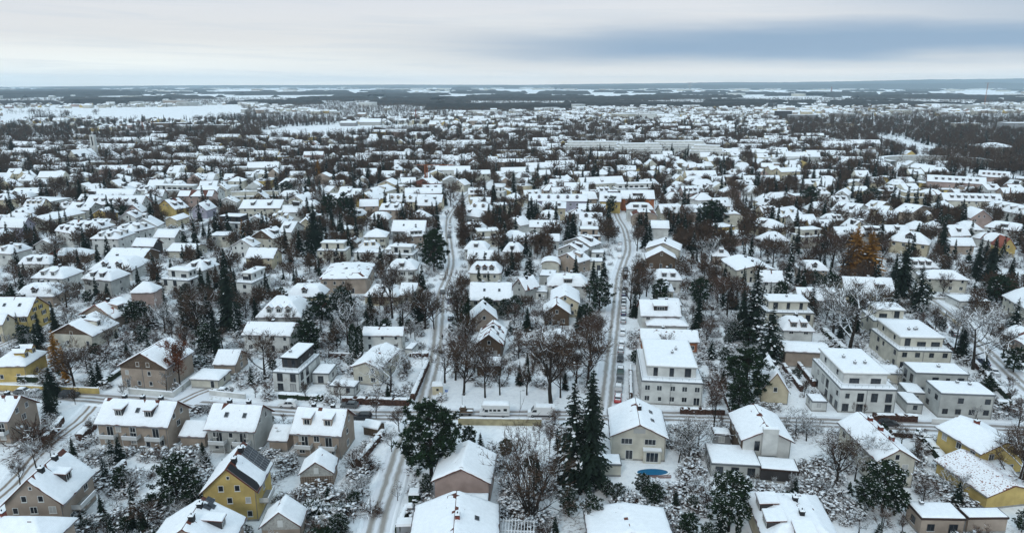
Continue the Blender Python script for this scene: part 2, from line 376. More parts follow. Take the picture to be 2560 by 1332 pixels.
def house(w, d, e, t, rise, wallc, fl, x, y, rot, nick=None, seed=0, cat='house', name='house', z0=0.0):
    D_ = math.hypot(x, y); lod = 0 if D_ < 205 else 1 if D_ < 340 else 2
    rn = random.Random(seed * 7 + int(x * 3 + y)); fs = ' '.join(fl)
    def opt(c, dflt=0):
        for f in fl:
            if f[0] == c and (len(f) == 1 or f[1:].replace('.', '').isdigit()): return float(f[1:]) if len(f) > 1 else 1
        return dflt
    root = link(name, None, None, (x, y, z0), rot)
    FOOT.append((x, y, math.cos(rot), math.sin(rot), w / 2, d / 2))
    wallm = 'wall_' + wallc; flat = t == 'f'
    o = .14 if flat else (.35 if min(w, d) < 7 else .55)
    zf = zfun(t, w, d, rise); hw, hd = w / 2 - o, d / 2 - o
    bare = ('r' if opt('r') else '') + ('x' if opt('x') else '') + ('X' if 'X' in fl else '')
    roofm = 'redtile' if 'R' in fl else ('dtile' if 'K' in fl else 'tile')
    if flat: roofm = 'gutter' if wallc in 'wlec' else 'trim'
    step = (.55, 1.0, 3.0)[lod]
    # walls
    b = MB(); zc = e + (0 if flat else zf(hw, hd)) - .06; H = {'g': lambda: e + zf(hw, 0) - .06, 'G': lambda: e + zf(0, hd) - .06}
    if t in 'ht' or flat: b.box(-hw, -hd, -.2, hw, hd, zc - (.12 if flat else 0), wallm)
    elif t == 's': b.extrude([(-hd, -.2), (hd, -.2), (hd, e + zf(0, hd) - .06), (-hd, e + zf(0, -hd) - .06)], -hw, hw, wallm)
    elif t == 'g': b.extrude([(-hd, -.2), (hd, -.2), (hd, zc), (0, e + rise - .06), (-hd, zc)], -hw, hw, wallm)
    else:
        if t == 'a': pr = [(-hw, -.2), (hw, -.2)] + [(hw * math.cos(math.pi * i / 8), e - .06 + zf(hw * math.cos(math.pi * i / 8), 0)) for i in range(9)]
        else: pr = [(-hw, -.2), (hw, -.2), (hw, zc), (0, e + rise - .06), (-hw, zc)]
        b.extrude(pr, -hd, hd, wallm); b.v = [(yy, xx, zz) for xx, yy, zz in b.v]; b.f = [f[::-1] for f in b.f]
    wo = b.build('wall', root)
    if 'B' in fl and t in 'gG':        # boarded gables
        gb = MB(); zb = e - .6 if e > 4 else zc
        if t == 'G':
            k = (zc - zb); gb.face([(-hw - .03, -hd - .03, zb), (hw + .03, -hd - .03, zb), (hw + .03, -hd - .03, zc), (0, -hd - .03, e + rise - .1), (-hw - .03, -hd - .03, zc)], 'boards')
        else:
            for s in (-1, 1): gb.face([(s * (hw + .03), -hd, zb), (s * (hw + .03), hd, zb), (s * (hw + .03), hd, zc), (s * (hw + .03), 0, e + rise - .1), (s * (hw + .03), -hd, zc)][::s], 'boards')
        gb.build('gable_boards', root)
    keep = None
    if 'Q' in fl: keep = lambda u, v: (u > .4 and (v < -d / 2 + 1.9 + 2.6 * (w / 2 - u) / w * .2 or (v > d * .12 and u < w * .46 and noise.noise(Vector((u * .6, v * .6, 0))) > -.9)))
    rf = roof_parts(root, t, w, d, rise, e, step, bare, roofm, None if 'N' in fl else ('leafroof' if 'Z' in fl else 'roofsnow'), seed * 1.37 + x * .1, .34 if flat else .2, .24 if not flat else .2, keep=keep)
    if lod == 0 and cat != 'shed':
        pb = MB(); pb.box(-hw - .03, -hd - .03, -.1, hw + .03, hd + .03, .38, 'concrete'); pb.build('plinth', root)
    if not flat and lod < 2:           # fascia boards / gutters
        gt = MB()
        if t in 'g': gt.tube((-w / 2, -d / 2 - .07, e - .12), (w / 2, -d / 2 - .07, e - .12), .075, .075, 'gutter', 6)
        elif t == 'G':
            g2 = MB(); g2.tube((-(w / 2 + .07), -d / 2, e - .12), (-(w / 2 + .07), d / 2, e - .12), .075, .075, 'gutter', 6); g2.build('gutter', rf, (0, 0, -e))
            gt.tube(((w / 2 + .07), -d / 2, e - .12), ((w / 2 + .07), d / 2, e - .12), .075, .075, 'gutter', 6)
        elif t in 'ht':
            p = [(-w / 2, -d / 2), (w / 2, -d / 2), (w / 2, d / 2), (-w / 2, d / 2)]
            for i in range(4): a, c = p[i], p[(i + 1) % 4]; gt.tube((a[0], a[1], e - .14), (c[0], c[1], e - .14), .08, .08, 'gutter', 6)
        if gt.v: gt.build('gutter', rf, (0, 0, -e))
    if lod < 2 and not 'n' in fl:
        dp = MB(); dp.tube((0, 0, -.1), (0, 0, e - .1), .05, .05, 'gutter', 6)
        dpm = dp.mesh('downpipe'); link('downpipe', dpm, root, (hw * .97, -hd - .07, 0))
        if w > 13: link('downpipe', dpm, root, (-hw * .05, -hd - .07, 0))
    # penthouse
    if 'P' in fl:
        pw, pd, ph = w - 3.2, d - 3.4, 2.75; py = .9
        pb = MB(); pb.box(-pw / 2, -pd / 2 + py, e, pw / 2, pd / 2 + py, e + ph, 'wall_' + ('k' if 'k' in fl else wallc)); up = pb.build('upper_storey', root)
        roof_parts(up, 'f', pw + .9, pd + .9, 0, e + ph + .25, step, '', 'wtrim' if 'k' not in fl else 'black', seed=seed + 5, thick=.28, names=('upper_roof', 'upper_snow'), cy=py)
        n = max(2, int(pw / 3.4))
        for i in range(n): add_win(up, rn.choice('ocd'), -pw / 2 + pw * (i + .5) / n, -pd / 2 + py, e + .25, 0, 1, 'dframe')
        for sd, sx in ((1, pw / 2), (3, -pw / 2)):
            for i in range(2 if lod < 2 else 0): add_win(up, 'b', sx, py - pd / 4 + pd / 2 * i, e + .9, SIDE[sd], 1, 'dframe')
        if lod < 2:
            rb = MB(); z1 = e + .85
            for (xa, ya, xb, yb) in ((-hw, -hd, hw, -hd), (hw, -hd, hw, hd), (-hw, -hd, -hw, hd)):
                rb.tube((xa * .97, ya * .97, z1), (xb * .97, yb * .97, z1), .03, .03, 'metal', 4)
                n = max(2, int(math.hypot(xb - xa, yb - ya) / 1.6))
                for i in range(n + 1): q = i / n; rb.box((xa + (xb - xa) * q) * .97 - .02, (ya + (yb - ya) * q) * .97 - .02, e - .1, (xa + (xb - xa) * q) * .97 + .02, (ya + (yb - ya) * q) * .97 + .02, z1, 'metal')
            rb.build('terrace_railing', root)
    # windows
    fm = 'dframe' if (flat and rn.random() < .75) or 'k' in fl else 'frame'; shut = 'S' in fl
    if 'n' not in fl:
        sides = [(0, 2 * hw, hd), (1, 2 * hd, hw), (3, 2 * hd, hw)]
        stor = max(1, int(round(e / 2.8))); main = rn.choice('aab') if not flat else rn.choice('aoo' if e > 5 else 'ab')
        for sd, L, off in sides:
            a = rot + SIDE[sd] - math.pi / 2; nxw, nyw = math.cos(a), math.sin(a)
            px_, py_ = x + nxw * off, y + nyw * off
            facing = -(px_ * nxw + py_ * nyw) / D_
            if facing < (.02 if sd else -1): continue
            if 'L' in fl and sd == 0: continue
            sp_ = (2.7, 2.9, 3.6)[lod]; n = int((L - .8) / sp_); n = max(1, min(n, 9 if lod < 2 or w > 30 else 4))
            if sd and n > 1 and not flat: n = max(1, n - 1)
            def at(p, zz, k, **kw):
                if sd == 0: add_win(root, k, p, -hd, zz, 0, lod, fm, shut, **kw)
                elif sd == 1: add_win(root, k, hw, p, zz, SIDE[1], lod, fm, shut, **kw)
                else: add_win(root, k, -hw, -p, zz, SIDE[3], lod, fm, shut, **kw)
            for s in range(stor):
                if lod == 2 and s == 0 and stor > 1: continue
                for i in range(n):
                    if rn.random() < (.12 if sd == 0 else .3): continue
                    p = -L / 2 + L * (i + .5) / n + rn.uniform(-.15, .15); fh = s * 2.75
                    k = main
                    if s == 0 and rn.random() < .35 and sd == 0: k = 'c' if not flat else 'o'
                    elif rn.random() < .15: k = 'b'
                    z = fh + (.12 if k in 'coe' else .95)
                    if z + WT[k][1] > zc - .25: 
                        k = 'b'; z = fh + .9
                        if z + 1.2 > zc - .1: continue
                    at(p, z, k, blind=(lod == 0 and rn.random() < .15))
            gable = (t == 'G' and sd == 0) or (t == 'g' and sd in (1, 3))
            if gable and rise > 2.3:
                zz = max(e - .1, stor * 2.75 + .25)
                if rise > 3.6 and L > 8:
                    for q in (-1, 1): at(q * 1.4, zz + .2, 'b')
                    if rise > 4.4 and lod < 2: at(0, zz + 2.5, 'l')
                else: at(0, zz + .1, 'b')
    # dormers on the front slope (d), the right (D) or the left (E)
    dm = 'wall_' + (wallc if rn.random() < .4 else 'k'); kd = 'g' if 'A' in fl else 's'
    if 'M' in fl: dm = 'boards'
    for c, sd in (('d', 0), ('D', 1), ('E', 3), ('F', 2)):
        n = int(opt(c))
        if not n: continue
        L, Dp = (w, d) if sd in (0, 2) else (d, w)
        a = min(w, d) * .25; sl_ = rise * .78 / a if t == 't' else rise / (Dp / 2 if t in 'gG' else min(w, d) / 2)
        off = (.28 if t != 't' else .12) * (Dp / 2 if t != 't' else min(w, d) / 2) + .2
        span = L * (.62 if t == 't' or t == 'h' else .8)
        dw = min(opt('W', 1.7), span / n * .8); dh = min(1.5, rise * .55)
        for i in range(n):
            p = -span / 2 + span * (i + .5) / n
            if sd == 0: X_, Y_ = p, -d / 2 + off
            elif sd == 1: X_, Y_ = w / 2 - off, p
            elif sd == 3: X_, Y_ = -w / 2 + off, -p
            else: X_, Y_ = -p, d / 2 - off
            prism_dormer(root, X_, Y_, e + zf(X_, Y_) + .12, SIDE[sd], dw, dh, lod, roofm if not flat else 'trim', dm, sl_, kind=kd)
    # chimneys near the ridge
    n = int(opt('c', 1 if rn.random() < .55 and 'u' not in fl else 0))
    for i in range(n):
        q = (i + .5) / n - .5 if n > 1 else rn.uniform(-.25, .25)
        if t == 'G' or (t in 'hta' and d > w): X_, Y_ = .5, q * d * (.75 if t == 'G' else .5)
        else: X_, Y_ = q * w * (.75 if t == 'g' else .5), .5
        if flat: X_, Y_ = rn.uniform(-.25, .25) * w, rn.uniform(-.2, .3) * d
        ez = e + zf(X_, Y_) + (3.1 if 'P' in fl else 0)
        if 'P' in fl: X_ *= .6; Y_ *= .5
        chimney(root, X_, Y_, ez, .95 if not flat else .7, .75 if not flat else .55, 'redp' if 0 else ('brick' if 'C' in fl else 'black') if not flat else 'metal')
    # skylights on the front slope (v) or the right slope (V)
    for c, sd in (('v', 0), ('V', 1)):
        for i in range(int(opt(c))):
            n = int(opt(c)); q = (i + .5) / n - .5
            if sd == 0: X_, Y_ = q * w * .7 + .4, -d * .22
            else: X_, Y_ = w * .24, q * d * .6
            sk = MB(); sk.box(-.4, -.55, 0, .4, .55, .36, 'gutter'); sk.box(-.32, -.47, .36, .32, .47, .372, 'glass')
            ang = math.atan2(zf(0, 0) - zf(w / 2 if sd else 0, 0 if sd else d / 2), (w if sd else d) / 2)
            so_ = sk.build('skylight', root, (X_, Y_, e + zf(X_, Y_) + .02)); so_.rotation_euler = (ang, 0, 0) if sd == 0 else (0, ang, 0)
            if sd: so_.data.name = 'skylight'
    # balconies on the front wall
    for i in range(int(opt('b'))):
        n = int(opt('b')); q = (i + .5) / n - .5; bb = MB(); bw = min(3.4, w / n * .8) / 2; zb = 2.55 if e < 7 else 2.75; zb = min(zb, e - 2)
        dp_ = 1.5
        bb.box(-bw, -dp_, 0, bw, 0, .14, 'concrete'); bb.box(-bw, -dp_, .14, bw, -dp_ + .05, .95, 'rail'); bb.box(-bw, -dp_ + .05, .14, -bw + .05, 0, .95, 'rail'); bb.box(bw - .05, -dp_ + .05, .14, bw, 0, .95, 'rail')
        bb.box(-bw, -dp_ - .03, .95, bw, -dp_ + .08, 1.05, 'snow'); bb.tube((-bw + .1, -dp_ + .1, -zb), (-bw + .1, -dp_ + .1, 0), .05, .05, 'wtrim', 5); bb.tube((bw - .1, -dp_ + .1, -zb), (bw - .1, -dp_ + .1, 0), .05, .05, 'wtrim', 5)
        bb.build('balcony', root, (q * w * .92, -hd - .01, zb))
        add_win(root, 'o', q * w * .92, -hd - .02, zb + .16, 0, lod, fm)
    CN = {'w': 'white', 'l': 'pale grey', 'c': 'cream', 'y': 'yellow', 'b': 'beige', 'p': 'pinkish', 'n': 'dark brown', 'o': 'orange brown', 's': 'grey', 'k': 'black', 'e': 'off-white', 'v': 'lilac grey', 'r': 'red'}
    RN = {'g': 'gabled', 'G': 'gable-fronted', 'h': 'hip-roofed', 't': 'mansard-roofed', 'f': 'flat-roofed', 's': 'sloping-roofed', 'a': 'barrel-roofed'}
    ph = CN[wallc] + ' ' + RN[t] + ' ' + ('penthouse block' if 'P' in fl else cat)
    if 'q' in fl: ph = 'tall ' + ph
    reg(root, ph, cat, x, y, None, nick)
    return root
def place_house(line):
    """tile ax ay bx by depth eave type rise wall flags... #nick : a front eave edge read in the photo and set out on the ground plan"""
    nick = None
    if '#' in line: line, nick = line.split('#'); nick = nick.strip()
    p = line.split(); tl = p[0]; ax, ay, bx, by = map(float, p[1:5]); e = float(p[6]); t = p[7]; rise = float(p[8]); wc = p[9]; fl = p[10:]
    A = Vector(G(tl, ax, ay, e)); B = Vector(G(tl, bx, by, e)); u = (B - A); W = u.length
    if p[5][0] in 'RL':
        cx, cy = map(float, p[5][1:].split(',')); Cc = Vector(G(tl, cx, cy, e)); q = Cc - (B if p[5][0] == 'R' else A); d = q.length
        u2 = Vector((q.y, -q.x)) ; u = (u / W * W + u2 / d * d)
    else: d = float(p[5])
    u = u.normalized(); v = Vector((-u.y, u.x))
    W = min(W, 46); d = max(3, min(d, 40))
    if p[5][0] == 'R': c = B - u * W / 2 + v * d / 2
    elif p[5][0] == 'L': c = A + u * W / 2 + v * d / 2
    else: c = (A + B) / 2 + v * d / 2
    cat, name = 'house', 'house'
    if 'gar' in fl: fl.remove('gar'); cat, name = 'garage', 'garage'; fl += ['u']
    if 'shed' in fl: fl.remove('shed'); cat, name = 'shed', 'shed'; fl += ['u']
    if 'apt' in fl: fl.remove('apt'); cat, name = 'apartment building', 'apartment_building'
    if 'row' in fl: fl.remove('row'); cat, name = 'row house block', 'row_house_block'
    return house(W, d, e, t, rise, wc, fl, c.x, c.y, math.atan2(u.y, u.x), nick, len(FOOT), cat, name)
HOUSES = """
T1 -330 448 62 460 R302,312 5.5 g 3.9 b c2 b3 r row #beige row house cut by the left edge
T1 682 482 1248 503 R1445,352 5.5 g 3.9 b c3 d2 v1 b3 r row #beige row house with three balconies
T1 1322 566 1525 574 7 2.7 g 1.8 b c0 u gar n #snowy low link between two beige row houses
T1 1508 520 1898 538 R2052,378 5.5 g 3.9 l c2 v2 b2 r row #row house with white end wall
T1 1985 598 2140 604 7 2.7 g 1.8 b c0 u gar n #snowy low link left of end row house
T1 2148 552 2540 570 R2663,408 5.5 g 3.9 b c2 d2 b2 r row #beige row house nearest the side street
T1 -20 1105 470 1080 R740,830 5.5 G 5 b c2 D1 V1 r #big beige gable house at lower left
T1 -500 1330 330 1420 R465,1182 5.5 h 3 b c1 C #hip-roofed house in the bottom left corner
T1 1475 1005 1920 985 R2042,765 6 G 4.8 y c2 Q r B0 solar1 #yellow house with solar panels
T1 1050 1440 1700 1425 R1830,1168 5 G 4.2 b c2 D1 r solar2 #snowy roof with blue panels, bottom edge
T1 1925 1250 2240 1240 R2292,1105 2.8 G 3 b c0 u wb shed n #pale boarded shed by the white fence
T1 2215 857 2487 842 R2527,730 2.8 G 2.6 b c0 u wb shed n #boarded barn with brown lattice base
T2 675 907 1125 922 R1178,700 5.4 G 2.8 p c0 u n #pink windowless gable house
T2 500 1420 1190 1430 R1150,1075 4.2 G 3 p c1 C V1 r #snowy roof with red ridge, bottom centre
T2 835 1082 1105 1085 4 4.2 f 0 p c0 n u #low flat link against the pink gable
T2 2010 572 2450 587 R2405,375 5.5 G 2.9 e c1 V2 r L #cream villa with the blue pool
T2 1905 770 2098 775 4 2.8 f 0 e c0 u n gar #flat annex beside the pool villa
T2 1850 1350 2490 1330 R2442,1100 3.2 G 1.1 w c0 v0 #wide low snowy roof, bottom centre right
T3 455 598 852 608 L365,395 5.5 G 2.6 w c0 r L #white house with brown side wall
T3 232 765 600 770 L212,618 3 f 0 l c0 u #flat annex of the brown-sided house
T3 603 805 890 820 L588,712 2.9 f 0 k c0 u n gar #open flat carport with dark front
T3 250 548 383 552 L242,495 2.8 f 0 s c0 u gar #small glazed flat annex
T3 1195 210 1622 218 L988,-15 6.2 f 0 w P c3 apt k0 #white penthouse block right of centre
T3 1945 245 2350 255 L1840,148 6.2 f 0 l c2 #white flat villa nearest the right street
T3 1755 92 2150 100 L1675,12 6.2 f 0 l c1 #rear wing of the white flat villa
T3 1690 238 1825 238 L1645,165 3 f 0 l c0 u gar #flat link of the white flat villa
T3 1540 97 1668 97 L1497,32 3 f 0 e c0 u gar n #snowy flat garage behind the penthouse block
T3 1690 318 1812 320 L1620,232 2.7 f 0 l c0 u gar dr #flat garage with a grey door
T3 985 305 1100 305 L945,248 2.7 f 0 w c0 u gar dr #flat garage with a black door
T3 600 232 822 248 12 3.2 G 5 c c1 #cream steep gable house with shutters
T3 1465 755 1812 775 L1130,460 6 G 2.5 e c3 C r #long white house with three red chimneys
T3 2010 490 2240 703 R2480,600 5.6 g 2 y c1 C #yellow house at the right edge
T3 2015 735 2290 1020 R2540,900 3 g 1.8 y c0 u Z n #leaf-strewn roof at the right edge
T3 2325 890 2560 925 6 3 G 1.5 y c0 u #small yellow gable at the right edge
T3 640 1400 1230 1400 L545,985 4.6 t 2.6 c E2 d1 c2 W3 #terraced mansard house at the bottom edge
T3 1800 1175 2145 1185 L1680,1050 3.5 f 0 b c1 #flat beige bungalow in the bottom right
T3 2150 1172 2475 1190 L2050,1108 3.1 f 0 b c0 u n #windowless wing of the flat bungalow
T2 2243 150 2703 158 L2235,-85 6.2 f 0 w P c2 apt #white penthouse block by the car-lined street
T4 868 1057 1240 1080 R1447,945 6 G 3.9 b B c0 r #beige house with brown boarded gable
T4 1400 1155 1630 1162 R1732,1085 2.6 h .8 e c0 u gar dr #snow-covered carport by the white wall
T4 2022 1097 2225 1110 R2385,965 5.4 f 0 w P k k c1 #modern white house with black top floor
T4 2320 1105 2450 1112 R2500,1040 3.1 f 0 w c0 u #low terrace wing of the modern house
T4 1585 1040 1755 1050 R1835,960 3 g 2.6 b c0 u gar dr
T4 1795 822 2165 834 R2247,750 5.4 g 2.3 w c1 #white gable house with wide snowy roof
T4 1905 690 2240 696 R2320,590 4.4 t 4.8 l d3 c1 A #mansard house with three arched dormers
T4 2130 535 2400 545 R2440,490 3.5 t 3.6 c d1 A
T5 -150 400 205 405 R228,300 6 t 2.6 b V1 v1 x #beige block with a bulky snowy roof
T4 -80 1058 190 1058 R345,950 4.5 h 3.2 y D2 c1 A #yellow house with two round dormers
T4 -100 680 205 690 R355,605 5.5 g 4.8 y S c1 r v2 #yellow house with dark shutters
T4 -150 745 20 752 R100,705 5.5 g 2.5 c c0
T4 345 827 690 838 R902,738 3.9 G 3.6 e B D1 c1 #wide chalet with brown gable
T4 600 668 850 705 R1025,630 3.5 G 4 b D1 R r c1 x W2.6
T4 968 510 1145 513 R1205,470 6.5 h 3 p c1 n #pinkish windowless cube with pyramid roof
T4 1165 417 1400 422 R1535,385 5.4 f 0 w P c0
T4 1375 330 1510 350 R1612,300 6 t 3 w d1 D1 c1
T4 1768 425 1875 440 R1992,375 5.9 f 0 w P c1 #white cube house by the tall spruce
T4 1822 250 2035 258 R2095,215 4.8 g 3.2 c c1
T4 1698 178 1885 172 R1982,145 5 G 3.2 w D1 c0
T4 1883 90 2030 112 R2125,77 5.5 G 3.6 e D1 c1 W3 B
M2 235 925 345 938 R442,880 7 g 4 w d1 c1
T4 1140 98 1300 104 R1376,72 5 g 3 w c0
T4 1235 200 1440 208 R1542,160 3 g 2.2 e c0
T4 975 165 1140 170 8 4.5 g 3 k c1 D0
T4 790 250 1060 262 R1165,205 3.8 g 3 n c1
T4 680 335 985 345 R1085,275 4.4 t 3.8 w d2 A c1
T4 615 405 825 425 R962,370 6 t 3 l d2 c1 #
T4 250 395 470 410 R600,350 5.5 t 3 w d2 c1
T4 145 525 400 540 R462,480 4 t 3.6 b d1 c1 A
T4 160 290 370 300 R412,270 4 t 3 w d2 c1
T4 -40 215 80 225 R236,180 6 t 3 w d1 D1 c1
T4 245 162 400 158 9 3.6 G 2.6 l c0
T4 330 235 640 240 9 3 h 2.4 b c1 x
M1 895 990 1145 1002 R1282,940 7.6 t 3 w d2 D2 c2 apt #near white villa with hipped roof, left
M1 1130 905 1280 935 R1476,880 7.6 t 3 w d1 D2 c2 apt
M1 720 888 920 915 R1062,862 7.6 t 3 w d2 D1 c2 apt
M1 500 925 700 952 R852,930 7.6 t 3 w d2 D1 c2 apt
M1 -30 885 215 892 R346,855 6 g 4.2 v c1 #lilac grey house with wide gable
M1 -100 975 20 975 R136,925 5.6 h 2.4 e b2 c0
M1 285 803 455 826 R787,742 6 G 1.9 e c0 apt #long low white apartment block
M1 250 612 480 640 R620,600 6 f 0 w c0 apt
M1 130 745 290 757 R382,700 5 h 2.8 e v2 c1
M1 125 550 430 555 R500,520 4 g 2.4 b v1 c0
M1 -60 575 90 578 9 4 g 2.5 e
M1 815 665 1370 672 R1482,640 6 g 4.8 l d6 c4 apt R #long block with six dormers, left
M1 850 570 1290 572 10 6.5 g 3 w c2
M1 680 710 860 722 R937,680 6 g 3.2 l d1 v2 c1
M1 1515 690 1697 716 R1832,690 4.6 G 5 y D2 c1 x #yellow steep gable house, left of centre
M1 1850 725 2005 727 R2107,690 4.6 G 4.2 v D1 c1 #lilac steep gable house
M1 1600 815 1715 822 R1832,780 3.6 G 1.8 c c0
M1 2065 846 2330 848 R2472,812 5.6 f 0 w P k c0
M1 1190 490 1330 500 9 4 h 3 w c1
M1 1340 520 1470 530 R1560,495 6 t 2.5 w d2 c0
M1 1470 525 1880 530 9 6 f 0 l P c0 apt
M1 1900 560 2080 570 R2140,535 6 g 4 w c0
M1 1090 410 1280 458 9 4 g 3 n c1
M1 1480 460 1670 465 R1750,440 4 g 3 n c2
M1 1340 448 1480 450 9 4.5 t 3 w x
M2 -160 700 235 702 R292,650 8.2 g 3.4 e d2 b2 c1 C apt #apartment block with green balconies
M2 -280 600 235 582 R287,578 5.6 f 0 e P c0 apt
M2 300 632 468 636 R592,592 4.8 G 3.2 e c1
M2 310 460 505 464 R562,432 4 g 2.6 w c1
M2 790 572 1000 577 R1040,540 5 g 3.2 w d1 c1
M2 690 612 930 615 8 4.4 g 3 w c1
M2 1000 612 1145 634 R1217,592 4.6 G 4.8 y c1 x B0 #yellow steep gable house, centre left
M2 1255 636 1548 641 11 5 g 4 c d4 A c0 row #long cream block with four gable dormers
M2 1550 643 1800 647 11 5 g 4 c d2 c1 row
M2 1195 716 1415 722 R1452,682 5.8 g 2.6 b d2 c1
M2 1085 810 1287 812 9 5 t 3.4 w d1 c1
M2 1540 676 1748 680 9 5.5 h 5 b d1 c1
M2 1478 785 1640 800 8 4 h 3.5 w d1 c1
M2 1308 926 1640 929 11 5.6 g 4.4 s v2 c1 #grey house under a wide snowy roof
M2 1038 980 1265 982 R1285,937 6 h 3 e S c1 #cream villa with dark shutters
M2 945 1130 1215 1132 7 4 f 0 w c0
M2 1245 1102 1522 1106 9 5.8 h 1.2 w c3
M2 585 1110 870 1113 8 5.6 f 0 e P c1
M2 840 1035 975 1040 7 2.4 G 1.8 b c0 shed
M2 120 855 260 862 7 5 t 3 w d1
M2 1940 760 2160 790 9 4 h 4 l d1
M2 2020 720 2290 728 10 5.6 h 4 b A d2 c1
M2 2010 905 2205 912 9 5 t 3 e d2 c1
M2 2410 845 2560 875 9 4 G 3.6 w c1
M2 2095 655 2270 658 10 6 g 3 p c0
M2 2270 540 2405 545 8 6 f 0 w P c0
M2 710 545 820 530 9 4 G 3 e c1 D1
M2 740 405 900 400 10 4.5 G 3 b c0
M2 860 485 1010 492 10 4 G 3 l c0
M2 1180 470 1350 478 R1385,450 5 G 3.2 c c0
M2 1100 535 1200 560 R1262,510 4.5 G 3 e D1 c0
M2 1420 545 1560 545 10 4 G 3.4 e c0 D1
M2 1540 440 1700 470 9 7 G 3 r c0 #unfinished red brick house by the crane
M2 1900 470 2020 480 9 5 G 3.4 e c0
M2 760 318 930 320 R942,270 4 g 3.6 n d1
M2 920 360 1030 362 8 4 G 3.4 w
M2 1920 220 2050 225 10 6 h 4 w c1 #tall white villa with pyramid roof
M2 1630 320 1780 322 10 5 t 3 w d2
M2 1590 270 1690 275 8 4 G 3 c
M2 2290 205 2380 235 9 5 G 4 y #small yellow gable house far beyond centre
T5 350 338 572 342 R580,290 5.9 t 3 w d1 S c1
T5 340 225 545 232 8 5.6 f 0 w P c1
T5 170 540 430 547 10 3.4 t 3 c v1 c1
T5 430 528 560 532 10 3.2 g 3 e c0
T5 160 830 470 833 R487,790 4.9 g 1.8 w c1 #white house beside the twin green columns
T5 65 1072 300 1083 R478,933 4.9 G 1.6 e c0 x0 #low corner bungalow by the hedge
T5 -90 1202 110 1212 R160,1165 2.6 f 0 w c0 u gar dr #open flat garage by the corner bungalow
T5 478 925 538 930 5 2.5 f 0 w c0 u gar n
T5 952 366 1200 370 10 5.6 t 3.4 e d3 A c1 M #house with three round copper dormers
T5 940 262 1140 266 8 5 g 3 w v2 c0
T5 918 190 1100 195 9 5 t 3 w d1 S c1
T5 905 42 1065 44 9 5 t 3 w d2 c1
T5 1205 208 1352 213 9 5 t 3.4 w d1 c1
T5 1195 108 1390 110 9 4 h 3 w
T5 1275 126 1636 131 9 4 g 2.6 w v0 d1
T5 958 568 1278 570 12 5.4 g 4.4 e v2 c2 #big white house with wide snowy roof
T5 1272 470 1380 500 8 4.5 G 3.8 l x
T5 970 718 1178 712 9 4 G 3.8 b c1 D0 #steep beige gable beside the left street
T5 1000 898 1215 905 13 4 G 3.2 n x r v0 V2 c1 #dark gable behind the bare trees
T5 1490 308 1640 312 8 3.8 a 2 e
T5 1655 135 1865 170 10 5 G 3 l D1
T5 1610 192 1802 215 9 5 G 3 l D1
T5 1600 252 1775 290 9 5 G 3 b D1 c1 #
T5 1795 276 1970 278 6 4 f 0 e
T5 1870 212 1970 214 6 3 f 0 w gar
T5 1765 88 1943 92 9 5.4 f 0 b P c0
T5 1540 462 1852 466 10 4.8 t 3.4 w d1 c1 W3 #white mansard with one wide dormer
T5 1480 380 1600 385 8 5 f 0 l
T5 1430 500 1545 505 8 3 f 0 w
T5 1560 590 1790 592 R1792,500 5 G 2.8 c c0 #
T5 1508 668 1720 672 9 4 G 3.2 n r c0 #dark brown gable behind the larch
T5 1492 900 1742 905 10 3.5 h 3 b v1 d1 c0 #snow-capped bungalow behind the bare trees
T5 1015 1060 1200 1062 7 3 f 0 n c0 gar n
T5 2275 258 2512 265 9 4.4 G 3.6 n B c0 #dark timber gable beside the right street
T5 2270 182 2535 200 12 6 G 3 e c2
T5 2340 415 2552 420 9 5 t 3 w d2 c1
T5 2350 500 2490 505 9 4 h 2.6 e
T5 2237 686 2545 690 10 5 g 3.8 w d1 W4.2 c2 #white house with long dark dormer
T5 2280 755 2600 762 9 3 h 1.8 w c0
T5 2237 867 2680 882 9 3.5 g 2 o c1 #orange-brown low house beside the penthouse block
T6 420 348 690 328 L345,262 5 G 2 e c2 #white bungalow with striped snow steps
T6 597 432 778 438 8 5 g 3.4 w c1 C
T6 640 655 1005 662 L575,580 5.7 f 0 e P c1 #cream penthouse villa behind the spruce
T6 765 792 1008 802 9 4.8 t 3 w d2 M c1 #white house with two brown dormers
T6 778 946 1115 948 L765,870 4.6 g 1 b c0 n u #windowless beige hall by the spruce
T6 1230 516 1612 528 11 3.5 g 4.6 c d2 W3 M c1 #large cream house under a steep snowy roof
T6 880 566 1240 580 10 4.4 g 3 w d2 c1
T6 1440 718 1722 726 L1365,640 5.7 f 0 e P c1
T6 1625 937 2030 944 L1425,775 5.7 f 0 e P c3 apt #cream penthouse block by the bare oaks
T6 1680 325 1930 330 9 5 t 3 w d3 c0 #
T6 1815 406 2160 420 9 5 h 2.4 e c0
T6 1990 162 2205 166 8 4 g 3 b c1 C
T6 2385 178 2508 182 9 4 G 4.4 y X R N #yellow gable house with bare red roof
T6 2390 530 2660 690 12 5 g 3.4 e d1 #white house cut by the right edge, upper
T6 2370 800 2650 945 10 3 g 2.4 b c0 x
T6 900 346 1112 350 9 4.6 t 3 b d1 A
T6 240 240 380 245 8 4 h 3 b d1
T6 -150 600 20 605 8 4 f 0 w
T6 2080 575 2320 575 8 2.6 f 0 w gar n
T6 1690 40 1880 46 9 4 h 3.4 e
M4 1240 1012 1642 1060 10 5.6 h 4.2 c d1 A W3.4 c1 #cream villa with arched gable window
M4 960 950 1245 955 9 5 h 3.2 w d2 W3 c1
M4 1225 940 1465 945 9 5 g 3 w d1 c1
M4 150 800 430 760 9 4.6 h 4.4 c d2 c1 x
M4 320 828 560 822 9 5.4 g 2.6 w c1
M4 480 880 750 882 8 4.4 g 3 y v1 c1
M4 465 722 708 724 9 4 h 4.2 b c1
M4 715 712 930 750 R990,690 4.6 g 3.6 w d2 
